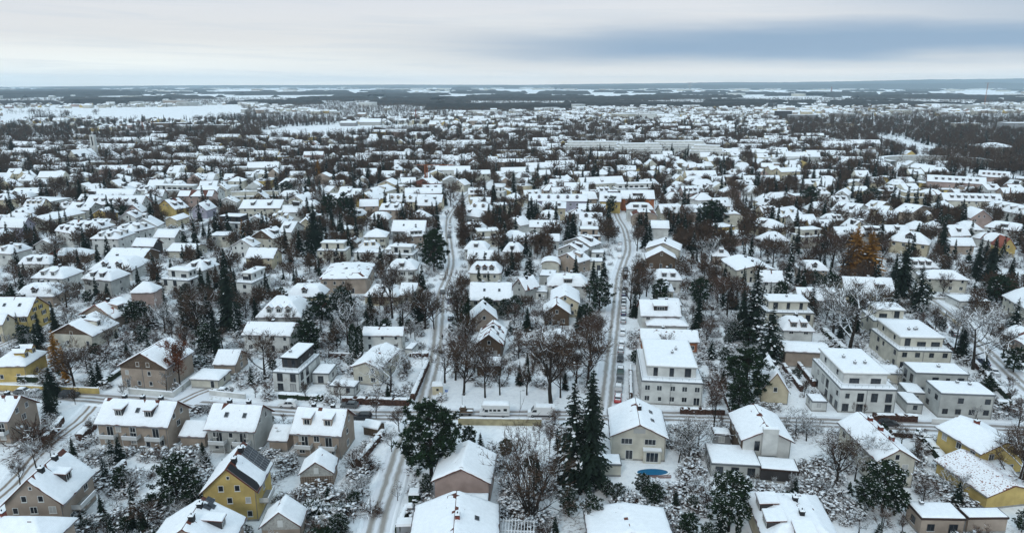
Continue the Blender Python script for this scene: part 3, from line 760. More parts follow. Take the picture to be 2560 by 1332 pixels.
M4 720 575 860 582 R920,550 5.4 G 2.8 w c0
M4 825 470 1010 470 8 5 G 2.6 e c0
M4 1020 695 1130 720 R1240,660 4.6 g 3.2 c d1
M4 1125 765 1215 770 R1320,710 5 g 3.2 c
M4 1190 830 1310 832 R1425,770 4 g 3.6 c x
M4 895 800 1030 810 R1110,750 4.6 g 3.2 w d1
M4 1340 720 1470 752 R1590,690 4.6 g 3 b v2
M4 1400 598 1635 600 9 5.6 f 0 c P #beige villa with orange balcony
M4 1600 800 1700 805 9 5 G 3 c
M4 1545 870 1700 900 9 4 h 3 l x
M4 1780 625 2365 640 10 5.5 g 4 e d7 row #long white row with seven dormers
M4 2040 800 2265 802 12 5.5 G 4.6 p c1 #pink and cream gable-fronted house
M4 1710 690 1900 700 12 6 h 3 e c1
M4 2170 690 2560 770 14 6 g 4 w d4 c2
M4 1905 905 2175 915 9 4.6 h 3.6 w c1
M4 2170 880 2550 930 10 5 t 3 w d1 W3
M4 1620 440 2200 470 12 7 g 4 p d7 c3 apt #long pinkish apartment block, right
M4 2110 390 2420 410 12 7 g 4 p d5 c2 apt
M4 1150 388 1595 460 9 4.5 f 0 y apt
M4 1590 520 2015 522 8 3 f 0 y apt
M4 5 300 130 305 12 8 g 2.6 c b1 apt
M4 100 330 210 330 12 8 g 2.6 c apt
M4 205 352 400 345 12 8 g 2.6 c b2 apt #beige apartment house with corner balconies
M4 440 370 715 362 10 5 g 2.5 w
M4 290 430 460 420 9 4 g 2.6 e
M4 420 470 655 465 9 4.6 t 3 w d1 W5
M4 1430 300 1640 330 14 6 g 3 e apt
M4 1600 350 1840 350 14 6 g 3 e apt
M3 1160 782 1415 785 9 5 a 2.6 b #round-roofed house left of the dark pines
M3 1330 895 1530 900 10 5.4 g 3 w c1
M3 650 815 880 818 9 5 g 3.2 e d2 A #
M3 640 880 865 884 9 5.4 t 3.2 e d1
M3 250 815 465 818 9 4.4 t 4.6 w d1 A
M3 165 885 460 888 8 5 g 2.8 w c2 v3
M3 640 720 910 725 9 4 g 3 w
M3 845 635 1060 640 11 7 g 4.4 y d2 c0 apt
M3 1058 610 1390 612 12 7.5 g 4.4 o d1 W6 c1 apt #orange-red apartment block with wide roof
M3 160 630 735 635 11 6.5 g 3.4 v d5 A apt #long lilac block with round dormers
M3 290 700 525 704 9 7 g 3 c d2 apt
M3 360 490 495 492 12 4 g 4.4 p R
M3 500 525 740 530 11 5 g 4.4 c
M3 390 402 545 402 9 5.5 f 0 w
M3 2050 800 2255 802 10 6 a 2.6 e #
M3 2260 850 2560 905 11 5 h 3.4 c d1
M3 1525 715 1690 718 9 4 h 3 c
M3 1010 330 1205 332 9 4.6 g 3.2 w c1
M3 1140 260 1250 262 9 5 G 3.6 e
M3 1490 290 1580 296 8 4 G 4 c
M3 1345 355 1440 360 8 4.6 G 4.4 c
M3 1665 385 1830 390 9 4.4 G 3.4 n
M3 1700 330 1865 335 9 5.6 G 3 c
M3 1940 445 2070 445 9 5.4 g 3.4 w
M3 1110 710 1375 715 10 7 t 3 w d2 W3 apt
M3 1940 330 2050 335 9 4.6 G 3.2 l
M3 2085 370 2235 372 9 5 h 3.4 e d2 A
M3 255 235 345 240 8 5 G 4 y #little yellow gable house far behind
"""
# ------------------------------------------------------------------ tree meshes, 10 m tall units built once and copied
class NB:
    def __init__(s): s.V = []; s.T = []; s.n = 0
    def tube(s, pts, rads, k):
        rings = []
        for i, p in enumerate(pts):
            d = (pts[min(i + 1, len(pts) - 1)] - pts[max(i - 1, 0)]); d = d / (np.linalg.norm(d) + 1e-9)
            a = np.cross(d, (0.3, 0.9, 0.1)); a /= np.linalg.norm(a) + 1e-9; b = np.cross(d, a)
            th = np.arange(k) * 2 * math.pi / k
            rings.append(p + rads[i] * (np.cos(th)[:, None] * a + np.sin(th)[:, None] * b))
        n0 = s.n; s.V.append(np.concatenate(rings)); s.n += len(pts) * k
        for i in range(len(pts) - 1):
            for j in range(k):
                j2 = (j + 1) % k; a, b, c, d = n0 + i * k + j, n0 + i * k + j2, n0 + (i + 1) * k + j2, n0 + (i + 1) * k + j
                s.T += [(a, b, c), (a, c, d)]
    def tri(s, a, b, c):
        s.V.append(np.array([a, b, c])); s.T.append((s.n, s.n + 1, s.n + 2)); s.n += 3
    def blob(s, c, rx, rz, rs):      # flattened 8-face lump
        th = rs.uniform(0, 2)
        an = rs.uniform(.35, .8); ph = rs.uniform(0, 3.14); P = []
        for i in range(4):
            a_ = th + i * math.pi / 2; x_, y_ = rx * 1.5 * math.cos(a_) * rs.uniform(.5, 1.2), rx * 1.5 * an * math.sin(a_) * rs.uniform(.5, 1.2)
            P.append(c + np.array([x_ * math.cos(ph) - y_ * math.sin(ph), x_ * math.sin(ph) + y_ * math.cos(ph), rs.normal(0, .25) * rx]))
        P += [c + np.array([0, 0, rz * .7]), c - np.array([0, 0, rz * .5])]
        s.V.append(np.array(P)); n = s.n; s.n += 6
        for i in range(4): j = (i + 1) % 4; s.T += [(n + i, n + j, n + 4), (n + j, n + i, n + 5)]
    def arrays(s): return (np.concatenate(s.V) if s.V else np.zeros((0, 3))), np.array(s.T, dtype=np.int32).reshape(-1, 3)
def unit(v): return v / (np.linalg.norm(v) + 1e-9)
def bare_tree(seed, snow=0.3, broad=1.0, leafy=False, dens=1.0, multi=False):
    rs = np.random.RandomState(seed); tr, tw, sn = NB(), NB(), NB()
    def branch(p, d, L, r, lev):
        segs = 4 if lev < 2 else 3; pts = [p]; dd = d.copy()
        for i in range(segs):
            dd = unit(dd + rs.normal(0, .13 if lev else .045, 3) + np.array([0, 0, .09 if lev else .0])); pts.append(pts[-1] + dd * L / segs)
        rad = [r * (1 - .75 * i / segs) for i in range(segs + 1)]
        tr.tube(pts, rad, (6, 4, 3, 3)[lev])
        if lev and rs.rand() < snow * (1.3 if lev < 3 else .7):
            for i in range(segs):
                a, b = pts[i], pts[i + 1]; o = np.array([0, 0, rad[i] + .02]); w = np.cross(unit(b - a), (0, 0, 1)) * (rad[i] * .9 + .035)
                sn.tri(a + o - w, a + o + w, b + o + w * .8); sn.tri(a + o - w, b + o + w * .8, b + o - w * .8)
        if lev == 3:
            n = int(6 * dens)
            for i in range(n):
                q = rs.uniform(.15, 1); k = min(segs - 1, int(q * segs)); base = pts[k] + (pts[k + 1] - pts[k]) * (q * segs - k)
                t = unit(dd * .8 + rs.normal(0, .75, 3) + np.array([0, 0, .25])); l = rs.uniform(.45, 1.0); w = unit(np.cross(t, rs.normal(0, 1, 3))) * .023
                if leafy:
                    for _ in range(3):
                        c = base + t * l * rs.rand(); a1, a2 = rs.normal(0, .11, 3), rs.normal(0, .11, 3); tw.tri(c, c + a1, c + a2)
                tw.tri(base - w, base + w, base + t * l)
                if rs.rand() < snow * .12: c = base + t * l * .5; sn.blob(c + np.array([0, 0, .03]), rs.uniform(.05, .11), .05, rs)
            return
        nb = (int(9 + rs.randint(3)), 6, 5)[lev]
        for i in range(nb):
            q = (rs.uniform(.3, 1) if lev == 0 else rs.uniform(.25, 1)); k = min(segs - 1, int(q * segs)); base = pts[k] + (pts[k + 1] - pts[k]) * (q * segs - k)
            az_ = i * 2.4 + rs.uniform(-.5, .5); up = rs.uniform(.55, 1.15) if lev == 0 else rs.uniform(.2, .7)
            if lev == 0: nd = unit(np.array([math.cos(az_) * broad, math.sin(az_) * broad, up + q * .35]))
            else: nd = unit(dd + rs.normal(0, .62, 3) * np.array([1, 1, .8]) + np.array([0, 0, .12]))
            ll = (L * .62 * rs.uniform(.75, 1.1) * (1.15 - .35 * q), L * .55 * rs.uniform(.7, 1.1), L * .5 * rs.uniform(.7, 1.2))[lev]
            branch(base, nd, ll, rad[k] * .55, lev + 1)
    if multi:
        for i in range(13):
            a_ = i * 2.4; t_ = .12 + .75 * ((i + .5) / 13) ** .8; branch(np.array([math.cos(a_) * .12, math.sin(a_) * .12, -.2]), unit(np.array([math.cos(a_) * t_, math.sin(a_) * t_, 1.])), rs.uniform(5.5, 7.2), .11, 1)
    else: branch(np.array([0, 0, -.2]), np.array([0, 0, 1.]), 5.6, .19, 0)
    return tr.arrays(), tw.arrays(), sn.arrays()
def spruce(seed, layers=26, wid=.2, snow=.35, droop=.35, gap=0.0):
    rs = np.random.RandomState(seed); tr, tw, sn = NB(), NB(), NB()
    tr.tube([np.array([0, 0, -.2]), np.array([0, 0, 5.]), np.array([0, 0, 9.8])], [.17, .1, .015], 6)
    for i in range(layers):
        q = i / (layers - 1); z = .7 + 9.1 * q ** .92; Lm = 10 * wid * (1 - q) ** .68 + .12; nb = int(6 + 8 * (1 - q))
        for j in range(nb):
            if rs.rand() < gap: continue
            a = rs.uniform(0, 6.283); L = Lm * rs.uniform(.62, 1.12); d = np.array([math.cos(a), math.sin(a), 0.]); s_ = np.array([-d[1], d[0], 0.]); up = .35 * q - .05
            P = lambda t: np.array([0, 0, z]) + d * L * t + np.array([0, 0, L * (up * t - droop * t * t)])
            n = max(2, int(3 + L * 2.4)); bw = .13 + .21 * L
            for k in range(n):
                t0, t1 = (k + .1) / n, min(1.05, (k + 1.35) / n); w = bw * (1 - t0 * .75) * rs.uniform(.7, 1.3)
                c0, c1 = P(t0), P(t1); dr = np.array([0, 0, -w * .55])
                for sg in (-1, 1): tw.tri(c0, c0 + s_ * sg * w + d * w * .7 + dr * rs.uniform(.3, 1.4), c1 + np.array([0, 0, .01]))
                tw.tri(c0 - s_ * w * .3, c0 + s_ * w * .3, c0 + d * w * .5 + np.array([0, 0, -w * 1.25]))
            if rs.rand() < snow:
                for t0 in (rs.uniform(.2, .5), rs.uniform(.5, .85)):
                    w = bw * rs.uniform(.25, .6); t1 = t0 + rs.uniform(.12, .3); up_ = np.array([0, 0, .06]); m_ = (P(t0) + P(t1)) / 2 + up_ * 1.6
                    for sg in (-1, 1): sn.tri(P(t0) + up_, m_ + s_ * w * sg * rs.uniform(.5, 1.2) - up_, P(t1) + up_ * .6)
    tw.tube([np.array([0, 0, 9.2]), np.array([0, 0, 10.1])], [.07, .01], 4)
    return tr.arrays(), tw.arrays(), sn.arrays()
def pine(seed, snow=.4, wid=.33, nl=60, squash=1.0):
    rs = np.random.RandomState(seed); tr, tw, sn = NB(), NB(), NB()
    tr.tube([np.array([0, 0, -.2]), np.array([.1, 0, 4.]), np.array([-.05, .1, 9.])], [.22, .16, .04], 6)
    for i in range(nl):
        q = (i + rs.rand()) / nl; z = 2.2 + 7.4 * q; a = i * 2.4 + rs.uniform(-.4, .4)
        prof = math.sin(min(1, q * .9 + .12) * math.pi) ** .65; L = 10 * wid * prof * rs.uniform(.6, 1.08) + .25
        d = np.array([math.cos(a), math.sin(a), rs.uniform(-.05, .35)]); p0 = np.array([0, 0, z - .8]); p1 = p0 + d * L
        tr.tube([p0, (p0 + p1) / 2 + np.array([0, 0, -.08]), p1], [.06, .04, .015], 3)
        for c in range(int(2 + L * 1.6)):
            cc = p0 + (p1 - p0) * rs.uniform(.45, 1.05) + rs.normal(0, .22, 3); rr = rs.uniform(.3, .55)
            for k in range(34):
                v = unit(rs.normal(0, 1, 3) * np.array([1, 1, .75]) + np.array([0, 0, .25])); b = cc + v * rr * rs.uniform(.1, .5); w = unit(np.cross(v, rs.normal(0, 1, 3))) * .075
                tw.tri(b - w, b + w, b + v * rr * .8)
            if rs.rand() < snow:
                for _ in range(rs.randint(1, 6)): sn.blob(cc + np.array([rs.normal(0, .22), rs.normal(0, .22), rr * rs.uniform(.1, .45)]), rs.uniform(.04, .19), .05, rs)
    return tr.arrays(), tw.arrays(), sn.arrays()
def shrub(seed, snow=1.0, needle=False, n=260):
    rs = np.random.RandomState(seed); tr, tw, sn = NB(), NB(), NB()
    for i in range(7):
        a = rs.uniform(0, 6.28); d = unit(np.array([math.cos(a) * .6, math.sin(a) * .6, 1.])); tr.tube([np.array([0, 0, -.1]), d * .9, d * 1.6 + rs.normal(0, .12, 3)], [.04, .03, .012], 3)
    cl = [unit(rs.normal(0, 1, 3) * np.array([1, 1, .8]) + np.array([0, 0, .7])) for _ in range(9)]
    for i in range(n):
        v = unit(cl[rs.randint(9)] * 1.6 + rs.normal(0, .6, 3)); v[2] = abs(v[2]); c = v * rs.uniform(.35, 1.0) * np.array([1.15, 1.15, 1.6]) + rs.normal(0, .12, 3); c[2] = max(.1, c[2])
        t = unit(v + rs.normal(0, .7, 3) + np.array([0, 0, .3])); l = rs.uniform(.25, .6); w = unit(np.cross(t, rs.normal(0, 1, 3))) * (.075 if needle else .018)
        tw.tri(c - w, c + w, c + t * l * (.6 if needle else 1))
        if needle: w2 = unit(np.cross(t, rs.normal(0, 1, 3))) * .08; tw.tri(c - w2, c + w2, c - t * l * .5)
        if not needle: 
            for _ in range(2): t = unit(v + rs.normal(0, .8, 3)); tw.tri(c - w, c + w, c + t * l)
        if rs.rand() < snow * .30 and c[2] > .4:
            q_ = c + np.array([0, 0, .06]); ax = t * rs.uniform(.2, .5); sd_ = unit(np.cross(ax, (0, 0, 1))) * rs.uniform(.02, .06); sn.tri(q_ - sd_, q_ + sd_, q_ + ax); sn.tri(q_ + sd_, q_ - sd_, q_ - ax * .5)
        if rs.rand() < snow * (.07 if needle else .035) and c[2] > .6: sn.blob(c + np.array([0, 0, .08]), .08 + .4 * rs.rand() ** 1.5, rs.uniform(.05, .13), rs)
    return tr.arrays(), tw.arrays(), sn.arrays()
def column(seed):
    rs = np.random.RandomState(seed); tr, tw, sn = NB(), NB(), NB(); tr.tube([np.array([0, 0, -.2]), np.array([0, 0, 3.])], [.12, .1], 5)
    for i in range(1500):
        z = 10 * rs.rand() ** .95; a = rs.uniform(0, 6.28); r = .95 * min(1, (10.1 - z) / 2.4) ** .6 * min(1, .55 + z / 3) * rs.uniform(.72, 1.05)
        c = np.array([math.cos(a) * r, math.sin(a) * r, z]); t = unit(np.array([math.cos(a) * .4, math.sin(a) * .4, 1.]) + rs.normal(0, .25, 3)); w = unit(np.cross(t, rs.normal(0, 1, 3))) * .1
        tw.tri(c - w, c + w, c + t * .55)
        if rs.rand() < .03: sn.blob(c, .12, .1, rs)
    return tr.arrays(), tw.arrays(), sn.arrays()
KIND = {   # builder variants, twig material, category, phrase
 'b': ([lambda s=s: bare_tree(s, .13, 1.0) for s in (1, 2, 3, 4)], 'twig', 'bare tree', 'brown bare tree', 'bare_tree'),
 'f': ([lambda s=s: bare_tree(s, .05, 1, False, 1.5, True) for s in (7,)], 'twig', 'bare tree', 'many-stemmed bare tree', 'bare_tree'),
 'r': ([lambda s=s: bare_tree(s, .1, .8) for s in (11, 12, 13)], 'rtwig', 'bare tree', 'reddish bare tree', 'bare_tree'),
 'w': ([lambda s=s: bare_tree(s, .95, 1.15, False, .6) for s in (21, 22, 23)], 'gtwig', 'bare tree', 'bare tree with snow on its limbs', 'bare_tree'),
 'u': ([lambda s=s: bare_tree(s, .35, .45, False, 1.1) for s in (31, 32)], 'twig', 'bare tree', 'narrow upright bare tree', 'bare_tree'),
 'o': ([lambda s=s: bare_tree(s, .05, .55, True) for s in (41,)], 'oak', 'leafy tree', 'russet-leaved tree', 'leafy_tree'),
 'i': ([lambda s=s: bare_tree(s, .1, .6, True, .6) for s in (42,)], 'birch', 'leafy tree', 'small yellow-leaved tree', 'leafy_tree'),
 's': ([lambda s=s: spruce(s, 40, .20, .05) for s in (51, 52, 53)], 'needle', 'spruce', 'dark spruce', 'spruce'),
 'S': ([lambda s=s: spruce(s, 24, .24, .4) for s in (54, 55)], 'needle', 'spruce', 'snow-laden spruce', 'spruce'),
 'n': ([lambda s=s: spruce(s, 30, .11, .4) for s in (56, 57)], 'needle', 'spruce', 'slender spruce', 'spruce'),
 'g': ([lambda s=s: spruce(s, 30, .22, .03, .2, .12) for s in (61, 62)], 'larch', 'larch', 'golden larch', 'larch'),
 'p': ([lambda s=s: pine(s, .12) for s in (71, 72)], 'pneedle', 'pine', 'broad dark pine', 'pine'),
 'P': ([lambda s=s: pine(s, .7, .30) for s in (73, 74)], 'pneedle', 'pine', 'snow-laden pine', 'pine'),
 't': ([lambda s=s: column(s) for s in (81,)], 'thuja', 'column tree', 'green columnar conifer', 'columnar_conifer'),
 'q': ([lambda s=s: shrub(s, 1.0) for s in (91, 92, 93)], 'twig', 'shrub', 'snow-covered bare shrub', 'shrub'),
 'Q': ([lambda s=s: shrub(s, 1.2, True, 420) for s in (94, 95)], 'pneedle', 'shrub', 'snow-covered evergreen shrub', 'shrub'),
 'x': ([lambda s=s: shrub(s, .25) for s in (96, 97)], 'rtwig', 'shrub', 'reddish bare shrub', 'shrub'),
}
_tm = {}
def tree_meshes(k, v):
    if (k, v) in _tm: return _tm[(k, v)]
    (tv, tt), (wv, wt_), (sv, st) = KIND[k][0][v](); tm = KIND[k][1]
    a = npmesh('trunk', tv, tt, [0] * len(tt), ['bark']); b = npmesh('crown', wv, wt_, [0] * len(wt_), [tm])
    c = npmesh('snow', sv, st, [0] * len(st), ['snow']) if len(st) else None
    V = np.concatenate([tv, wv] + ([sv] if len(st) else [])); T = np.concatenate([tt, wt_ + len(tv)] + ([st + len(tv) + len(wv)] if len(st) else []))
    whole = npmesh('tree', V, T, [0] * len(tt) + [1] * len(wt_) + [2] * len(st), ['bark', tm, 'snow'])
    _tm[(k, v)] = (a, b, c, whole); return _tm[(k, v)]
TREES = []
def tree(k, x, y, h, wf=1.0, nick=None, v=None, group=None):
    vs, _, cat, phrase, name = KIND[k]; v = rnd.randrange(len(vs)) if v is None else v
    a, b, c, whole = tree_meshes(k, v); D_ = math.hypot(x, y); base_h = 10.0 if k not in 'qQx' else 1.9
    if k in 'brwuoif': base_h = 9.2
    s = h / base_h; rot = rnd.uniform(0, 6.28)
    if D_ < 260 or (D_ < 420 and h > 12):
        o = link(name, None, None, (x, y, 0), rot); link('trunk', a, o); link('crown', b, o)
        if c: link('snow', c, o)
    else: o = link(name, whole, None, (x, y, 0), rot)
    o.scale = (s * wf, s * wf, s); TREES.append((x, y, h * .25 * wf, k))
    reg(o, phrase, cat, x, y, group or {'bare tree': 'bare trees in the gardens', 'spruce': 'spruces in the gardens', 'shrub': 'snowy garden shrubs', 'pine': 'pines in the gardens'}.get(cat), nick)
    return o
def place_tree(line):
    nick = None
    if '#' in line: line, nick = line.split('#'); nick = nick.strip() or None
    p = line.split(); x, yb, yt = map(float, p[1:4]); k = p[4]; wf = float(p[5]) if len(p) > 5 else 1.0
    X_, Y_ = G(p[0], x, yb); px_, pyt = pix(p[0], x, yt); _, pyb = pix(p[0], x, yb)
    # height that reaches the pixel of the top
    yc = (666 - pyt) / FPX; ty = CP + yc * SP_; tz = -SP_ + yc * CP; h = CAMH + Y_ / ty * tz
    tree(k, X_, Y_, max(1.0, h), wf, nick)
TREE_ROWS = """
T2 680 880 240 p 1.05 #big dark pine beside the side street
T2 1730 930 130 S .8 #very tall snow-laden spruce left of the pool villa
T2 1860 950 60 s .85 #very tall dark spruce left of the pool villa
T2 1560 700 450 r .6
T2 1420 1170 560 f 1.0 #big spreading bare tree by the pergola
T2 1700 1160 930 P 1.0
T2 1870 1240 960 P .8
T2 2250 1010 830 P 1.1
T2 2060 1050 900 P 1.2
T2 1985 1020 880 P 1
T2 2340 1080 900 p 1
T2 2520 760 560 w 1.4
T2 2600 700 420 w 1.3
T2 440 530 320 b 1.1 #bare street tree at the junction
T2 270 430 240 r 1
T2 385 680 500 w .9
T2 430 1045 900 w 1
T2 170 1010 850 w 1.2
T2 60 1060 880 w 1.1
T2 230 1140 1030 x 1.2
T2 650 1010 820 P .8
T2 100 800 690 x 1.4
T2 180 810 680 x 1.4
T5 1870 1080 650 r 1.1
T5 860 1160 800 r 1.1
T5 920 1270 820 b 1.1
T5 1000 1100 850 u 1
T5 940 1100 620 u .8 #ivy-clad bare tree by the left street
T5 1080 1290 880 u .9
T5 1190 1270 960 b 1
T5 1390 1270 960 b 1.0
T5 1450 1050 850 b 1.1
T5 1570 1330 700 b 1.3 #tallest bare tree of the snowy park strip
T5 1640 1290 930 b 1
T5 1760 1200 870 b 1.2
T5 1840 1200 700 b 1.2
T5 1560 1000 760 w 1.2
T5 1330 1000 760 b 1.1
T5 1700 1000 830 b 1.2
T5 780 1180 860 b 1.3
T5 885 900 330 u .75
T5 930 830 540 t 1.0
T5 105 1000 750 t 1.1 #left one of the twin green columns
T5 150 990 765 t 1.1 #right one of the twin green columns
T5 380 1280 900 w 1.2 #snowy bare tree by the corner bungalow
T5 630 780 440 b 1.4
T5 470 760 460 b 1.2
T5 700 780 500 b 1
T5 340 760 500 r 1.1
T5 60 900 560 w 1.2
T5 390 700 240 u 1
T5 700 350 20 p 1.0 #broad pine where the left street bends
T5 1410 440 150 n 1.6 #slender spruce between the two streets
T5 1440 150 50 S 1.2
T5 1220 700 540 P 1.1
T5 1300 690 510 P 1
T5 1200 420 180 b 1.1
T5 1930 650 380 P 1.2 #snowy conifer beside the right street
T5 1870 900 640 b 1.1
T5 1920 950 640 u .9
T5 2210 200 0 r 1.3
T5 2160 640 290 b 1.0
T5 2280 540 280 b 1.0
T5 2230 600 330 r 1
T5 2000 120 0 p 1.2
T5 1240 150 20 b
T4 1340 1200 830 o .8 #russet-leaved tree beside the brown gable
T4 430 1080 780 g 1.0 #golden larch near the yellow dormer house
T4 500 1180 900 g .7
T4 390 1280 1060 s 1.5 #dark spruce in front of the yellow wall
T4 1720 790 300 s 1.15 #huge spruce left of centre
T4 1560 800 480 n 1.4
T4 1370 810 650 s 1
T4 1470 800 420 b 1.3
T4 1230 810 540 w 1.1
T4 2310 930 600 n 1.9 #tall snowy spruce by the mansard house
T4 1970 1150 760 b 1.2 #big bare tree left of the modern house
T4 1480 830 560 b 1.3
T4 1830 700 480 b 1.2
T4 2160 1230 1090 i 1 #yellow-leaved tree before the modern white house
T4 1490 1060 970 Q 1
T4 1240 1240 1080 w 1
T4 560 1230 850 b 1.2
T4 700 1210 1040 S 1.2
T4 650 1100 880 b 1.1
T4 1060 900 740 P 1.2
T4 870 870 780 s 1.2
T4 780 850 640 w 1
T4 500 640 400 b 1.3
T4 430 300 60 b 1.4
T4 560 320 170 r 1.3
T4 620 340 200 r 1.2
T4 690 520 350 b 1.1
T4 120 470 320 r 1.4
T4 200 480 330 r 1
T4 240 165 20 s 1.4
T4 1400 270 140 S 1.5
T4 1120 390 250 w 1.1
T4 1160 350 240 w 1
T4 1610 200 80 w 1
T4 1810 110 -40 g 1.0 #golden larch by the modern terrace house
T4 1100 800 640 b 1.2
T4 1850 870 730 r 1.2
T4 1560 960 870 b 1
T4 960 1260 1130 w .8
T4 1900 1290 1180 r 1.2
T4 2000 1300 1150 r 1.2
T4 1330 1240 1180 x 1
T1 380 430 150 s 1.0
T1 1330 1080 680 P 1.15 #snow-laden pine in the lower left garden
T1 230 640 440 x 1.6
T1 150 930 700 b .9
T1 270 800 560 w 1
T1 400 560 390 w 1.1
T1 540 700 560 w 1.2
T1 700 760 640 w 1.3
T1 820 830 700 w 1.3
T1 380 720 560 b 1.1
T1 1100 1280 980 b 1.2
T1 880 1120 980 w 1.3
T1 780 1150 1020 w 1
T1 970 960 840 x 1
T1 1120 880 800 x 1
T1 1540 820 650 w 1
T1 1500 760 660 w 1
T1 1680 700 650 w 1
T1 2080 640 500 w .8
T1 2180 800 660 w 1.1
T1 1340 1200 1040 w 1.1
T1 1370 1130 1000 w
T1 1800 1150 1010 w .8
T1 2210 1080 960 x 1
T1 2350 1150 1010 Q 1.2
T1 2540 1150 1030 Q 1
T1 2180 1290 1190 n 1.6
T1 530 1200 1100 Q 1.4
T1 800 1240 1130 P 1
T1 640 1280 1170 P 1
T1 940 1290 1150 p 1
T1 2110 480 390 r 1
T1 560 330 190 b 1
T1 910 270 170 r 1
T3 430 420 100 p .8 #dark pine left of the cream steep gable
T3 250 520 60 r .7
T3 130 700 400 w 1.3
T3 60 760 480 w 1.2
T3 200 820 700 w 1
T3 860 560 340 w 1.3
T3 940 600 400 w 1.2
T3 1010 560 420 w 1.1
T3 780 560 420 w 1
T3 1170 940 500 b 1.15 #big bare tree beside the red-chimney house
T3 1300 900 620 w 1
T3 1450 880 520 w 1
T3 1500 1130 700 P 1.2 #snow-laden pine at the red-chimney house
T3 1360 1120 860 P 1.1
T3 1590 1150 900 p 1
T3 360 1270 770 P 1.0 #tall pine before the brown-sided house
T3 430 1300 1080 t .8
T3 60 1300 1120 p 1.2
T3 180 1150 900 r .8
T3 100 1000 850 w 1.1
T3 250 900 800 w 1
T3 560 960 830 b .8
T3 1080 1030 860 w .9
T3 1000 980 880 w
T3 1830 1000 900 x 1.3
T3 1970 960 790 w 1
T3 2070 1040 840 w 1
T3 2500 1000 540 b 1.3 #bare tree over the leaf-strewn roof
T3 2560 900 420 b 1.3
T3 2200 440 330 w 1.2
T3 2130 420 350 w 1.1
T3 2430 420 320 r 1.3
T3 2520 500 300 r 1.2
T3 1620 190 50 w .8
T3 1370 400 320 r .8
T3 1290 390 300 r .8
T3 1230 370 320 Q 1
T3 300 500 390 r
T3 1500 1290 1080 b 1.2
T3 1330 1290 1100 w 1.2
T3 1650 1280 1130 b
T3 2540 1280 1100 P 1
T3 1980 620 530 P 1.2
T3 840 1000 830 w .8
T3 700 950 860 w .8
T6 480 1330 880 p 1.1
T6 660 1040 600 S 1.15 #tall snowy spruce beside the beige hall
T6 540 850 310 n 1.7 #dark spruce left of the cream penthouse villa
T6 450 850 480 s 1
T6 800 480 80 n 1.0 #very slender spruce in the upper right
T6 1760 660 300 S 1.1 #snow-laden spruce above the car-lined right street
T6 1640 540 110 s 1.1
T6 1940 230 -40 s 1.1
T6 2300 440 100 s 1.05 #dark spruce near the right edge
T6 2200 400 90 s .9
T6 1290 350 10 g 1.5 #left golden larch of the pair, upper right
T6 1400 355 50 g 1.7 #right golden larch of the pair, upper right
T6 1140 820 380 w 1.1
T6 1260 950 380 w 1.25 #big snowy oak behind the penthouse block
T6 2180 1080 560 w 1.15 #big snowy oak beside the right street
T6 2040 960 620 w 1.0
T6 340 880 640 w 1.1
T6 230 290 90 w 1.4
T6 160 250 60 b 1.2
T6 350 700 350 r 1.1
T6 280 620 380 r 1.1
T6 690 330 90 b 1.3
T6 600 250 70 b 1.3
T6 520 260 80 r 1.2
T6 880 430 240 b 1
T6 950 300 80 r 1.3
T6 1040 330 60 r 1.3
T6 1130 330 30 r 1.4
T6 1200 380 120 b 1.3
T6 1500 300 110 r 1.2
T6 1950 540 350 b 1
T6 1990 420 190 b 1
T6 2410 320 200 w 1
T6 2480 1100 900 p 1.2
T6 2400 1000 700 b 1
T6 230 1000 850 S 1.3
T6 330 1060 900 P 1
T6 1000 480 330 P 1
T6 980 620 560 x
T6 2530 330 200 w
T6 90 560 480 w
T6 370 260 130 r 1.2
T6 460 420 310 b
T6 2120 960 760 b
M1 1480 890 640 s 1.6
M1 1580 860 720 s 1
M1 320 1040 870 S 1.2
M1 140 220 30 s 1.9 #dark pointed spruce at the upper left edge
M1 790 640 410 s 1.3
M1 540 590 420 b 1.4
M1 660 600 470 r 1.3
M1 1830 240 90 s 2
M1 1930 210 110 s 1.6
M1 2140 220 120 s 1.5
M1 1200 800 660 p 1.2
M1 1340 790 600 s 1.4
M1 1070 790 640 P 1.1
M1 950 560 330 r 1.5
M1 1060 500 300 r 1.2
M1 500 420 320 b 1.5
M2 940 860 560 s 1.25 #dark conical spruce in the centre left
M2 580 1120 640 s 1.15 #massive dark spruce in the upper centre left
M2 720 800 540 p 1
M2 860 800 520 p .8
M2 620 720 540 w 1
M2 1100 480 260 s 1.1
M2 520 560 400 t .9
M2 300 580 420 P 1.5
M2 610 420 220 g 1
M2 400 400 240 r 1.3
M2 1960 800 560 r 1.2
M2 1890 680 460 b 1.1
M2 2360 890 680 s 1.2
M2 2500 620 330 s .8
M2 980 200 80 s 1.7
M2 1850 800 700 b
M2 1730 1120 880 p 1.2
M3 185 800 580 s 1.3 #dark conical spruce beside the lilac block
M3 955 760 560 p .7
M3 940 980 760 b 1.1
M3 1230 1000 800 b 1.1
M3 1500 780 660 s 1
M3 1930 900 600 p 1.5 #dark pine clump, upper right of centre
M3 1700 900 640 b 1.1
M3 760 280 110 s 1.7 #dark spruce before the long stepped apartments
M3 830 500 300 s 1.2
M3 2290 760 580 b 1
M3 1620 600 450 w 1.1
M3 230 540 380 P 1.5
M3 210 1030 900 P 1.2
M3 2240 640 480 b 1.3
M3 780 520 290 s 1.4
M4 480 700 460 p 1.1
M4 1080 690 480 P 1.5
M4 1330 690 540 S 1.4
M4 1790 960 740 P 1.1 #snowy pine group by the pink gable house
M4 1920 850 670 P 1.3
M4 260 600 440 b 1.3
M4 2480 880 720 b 1.2
"""
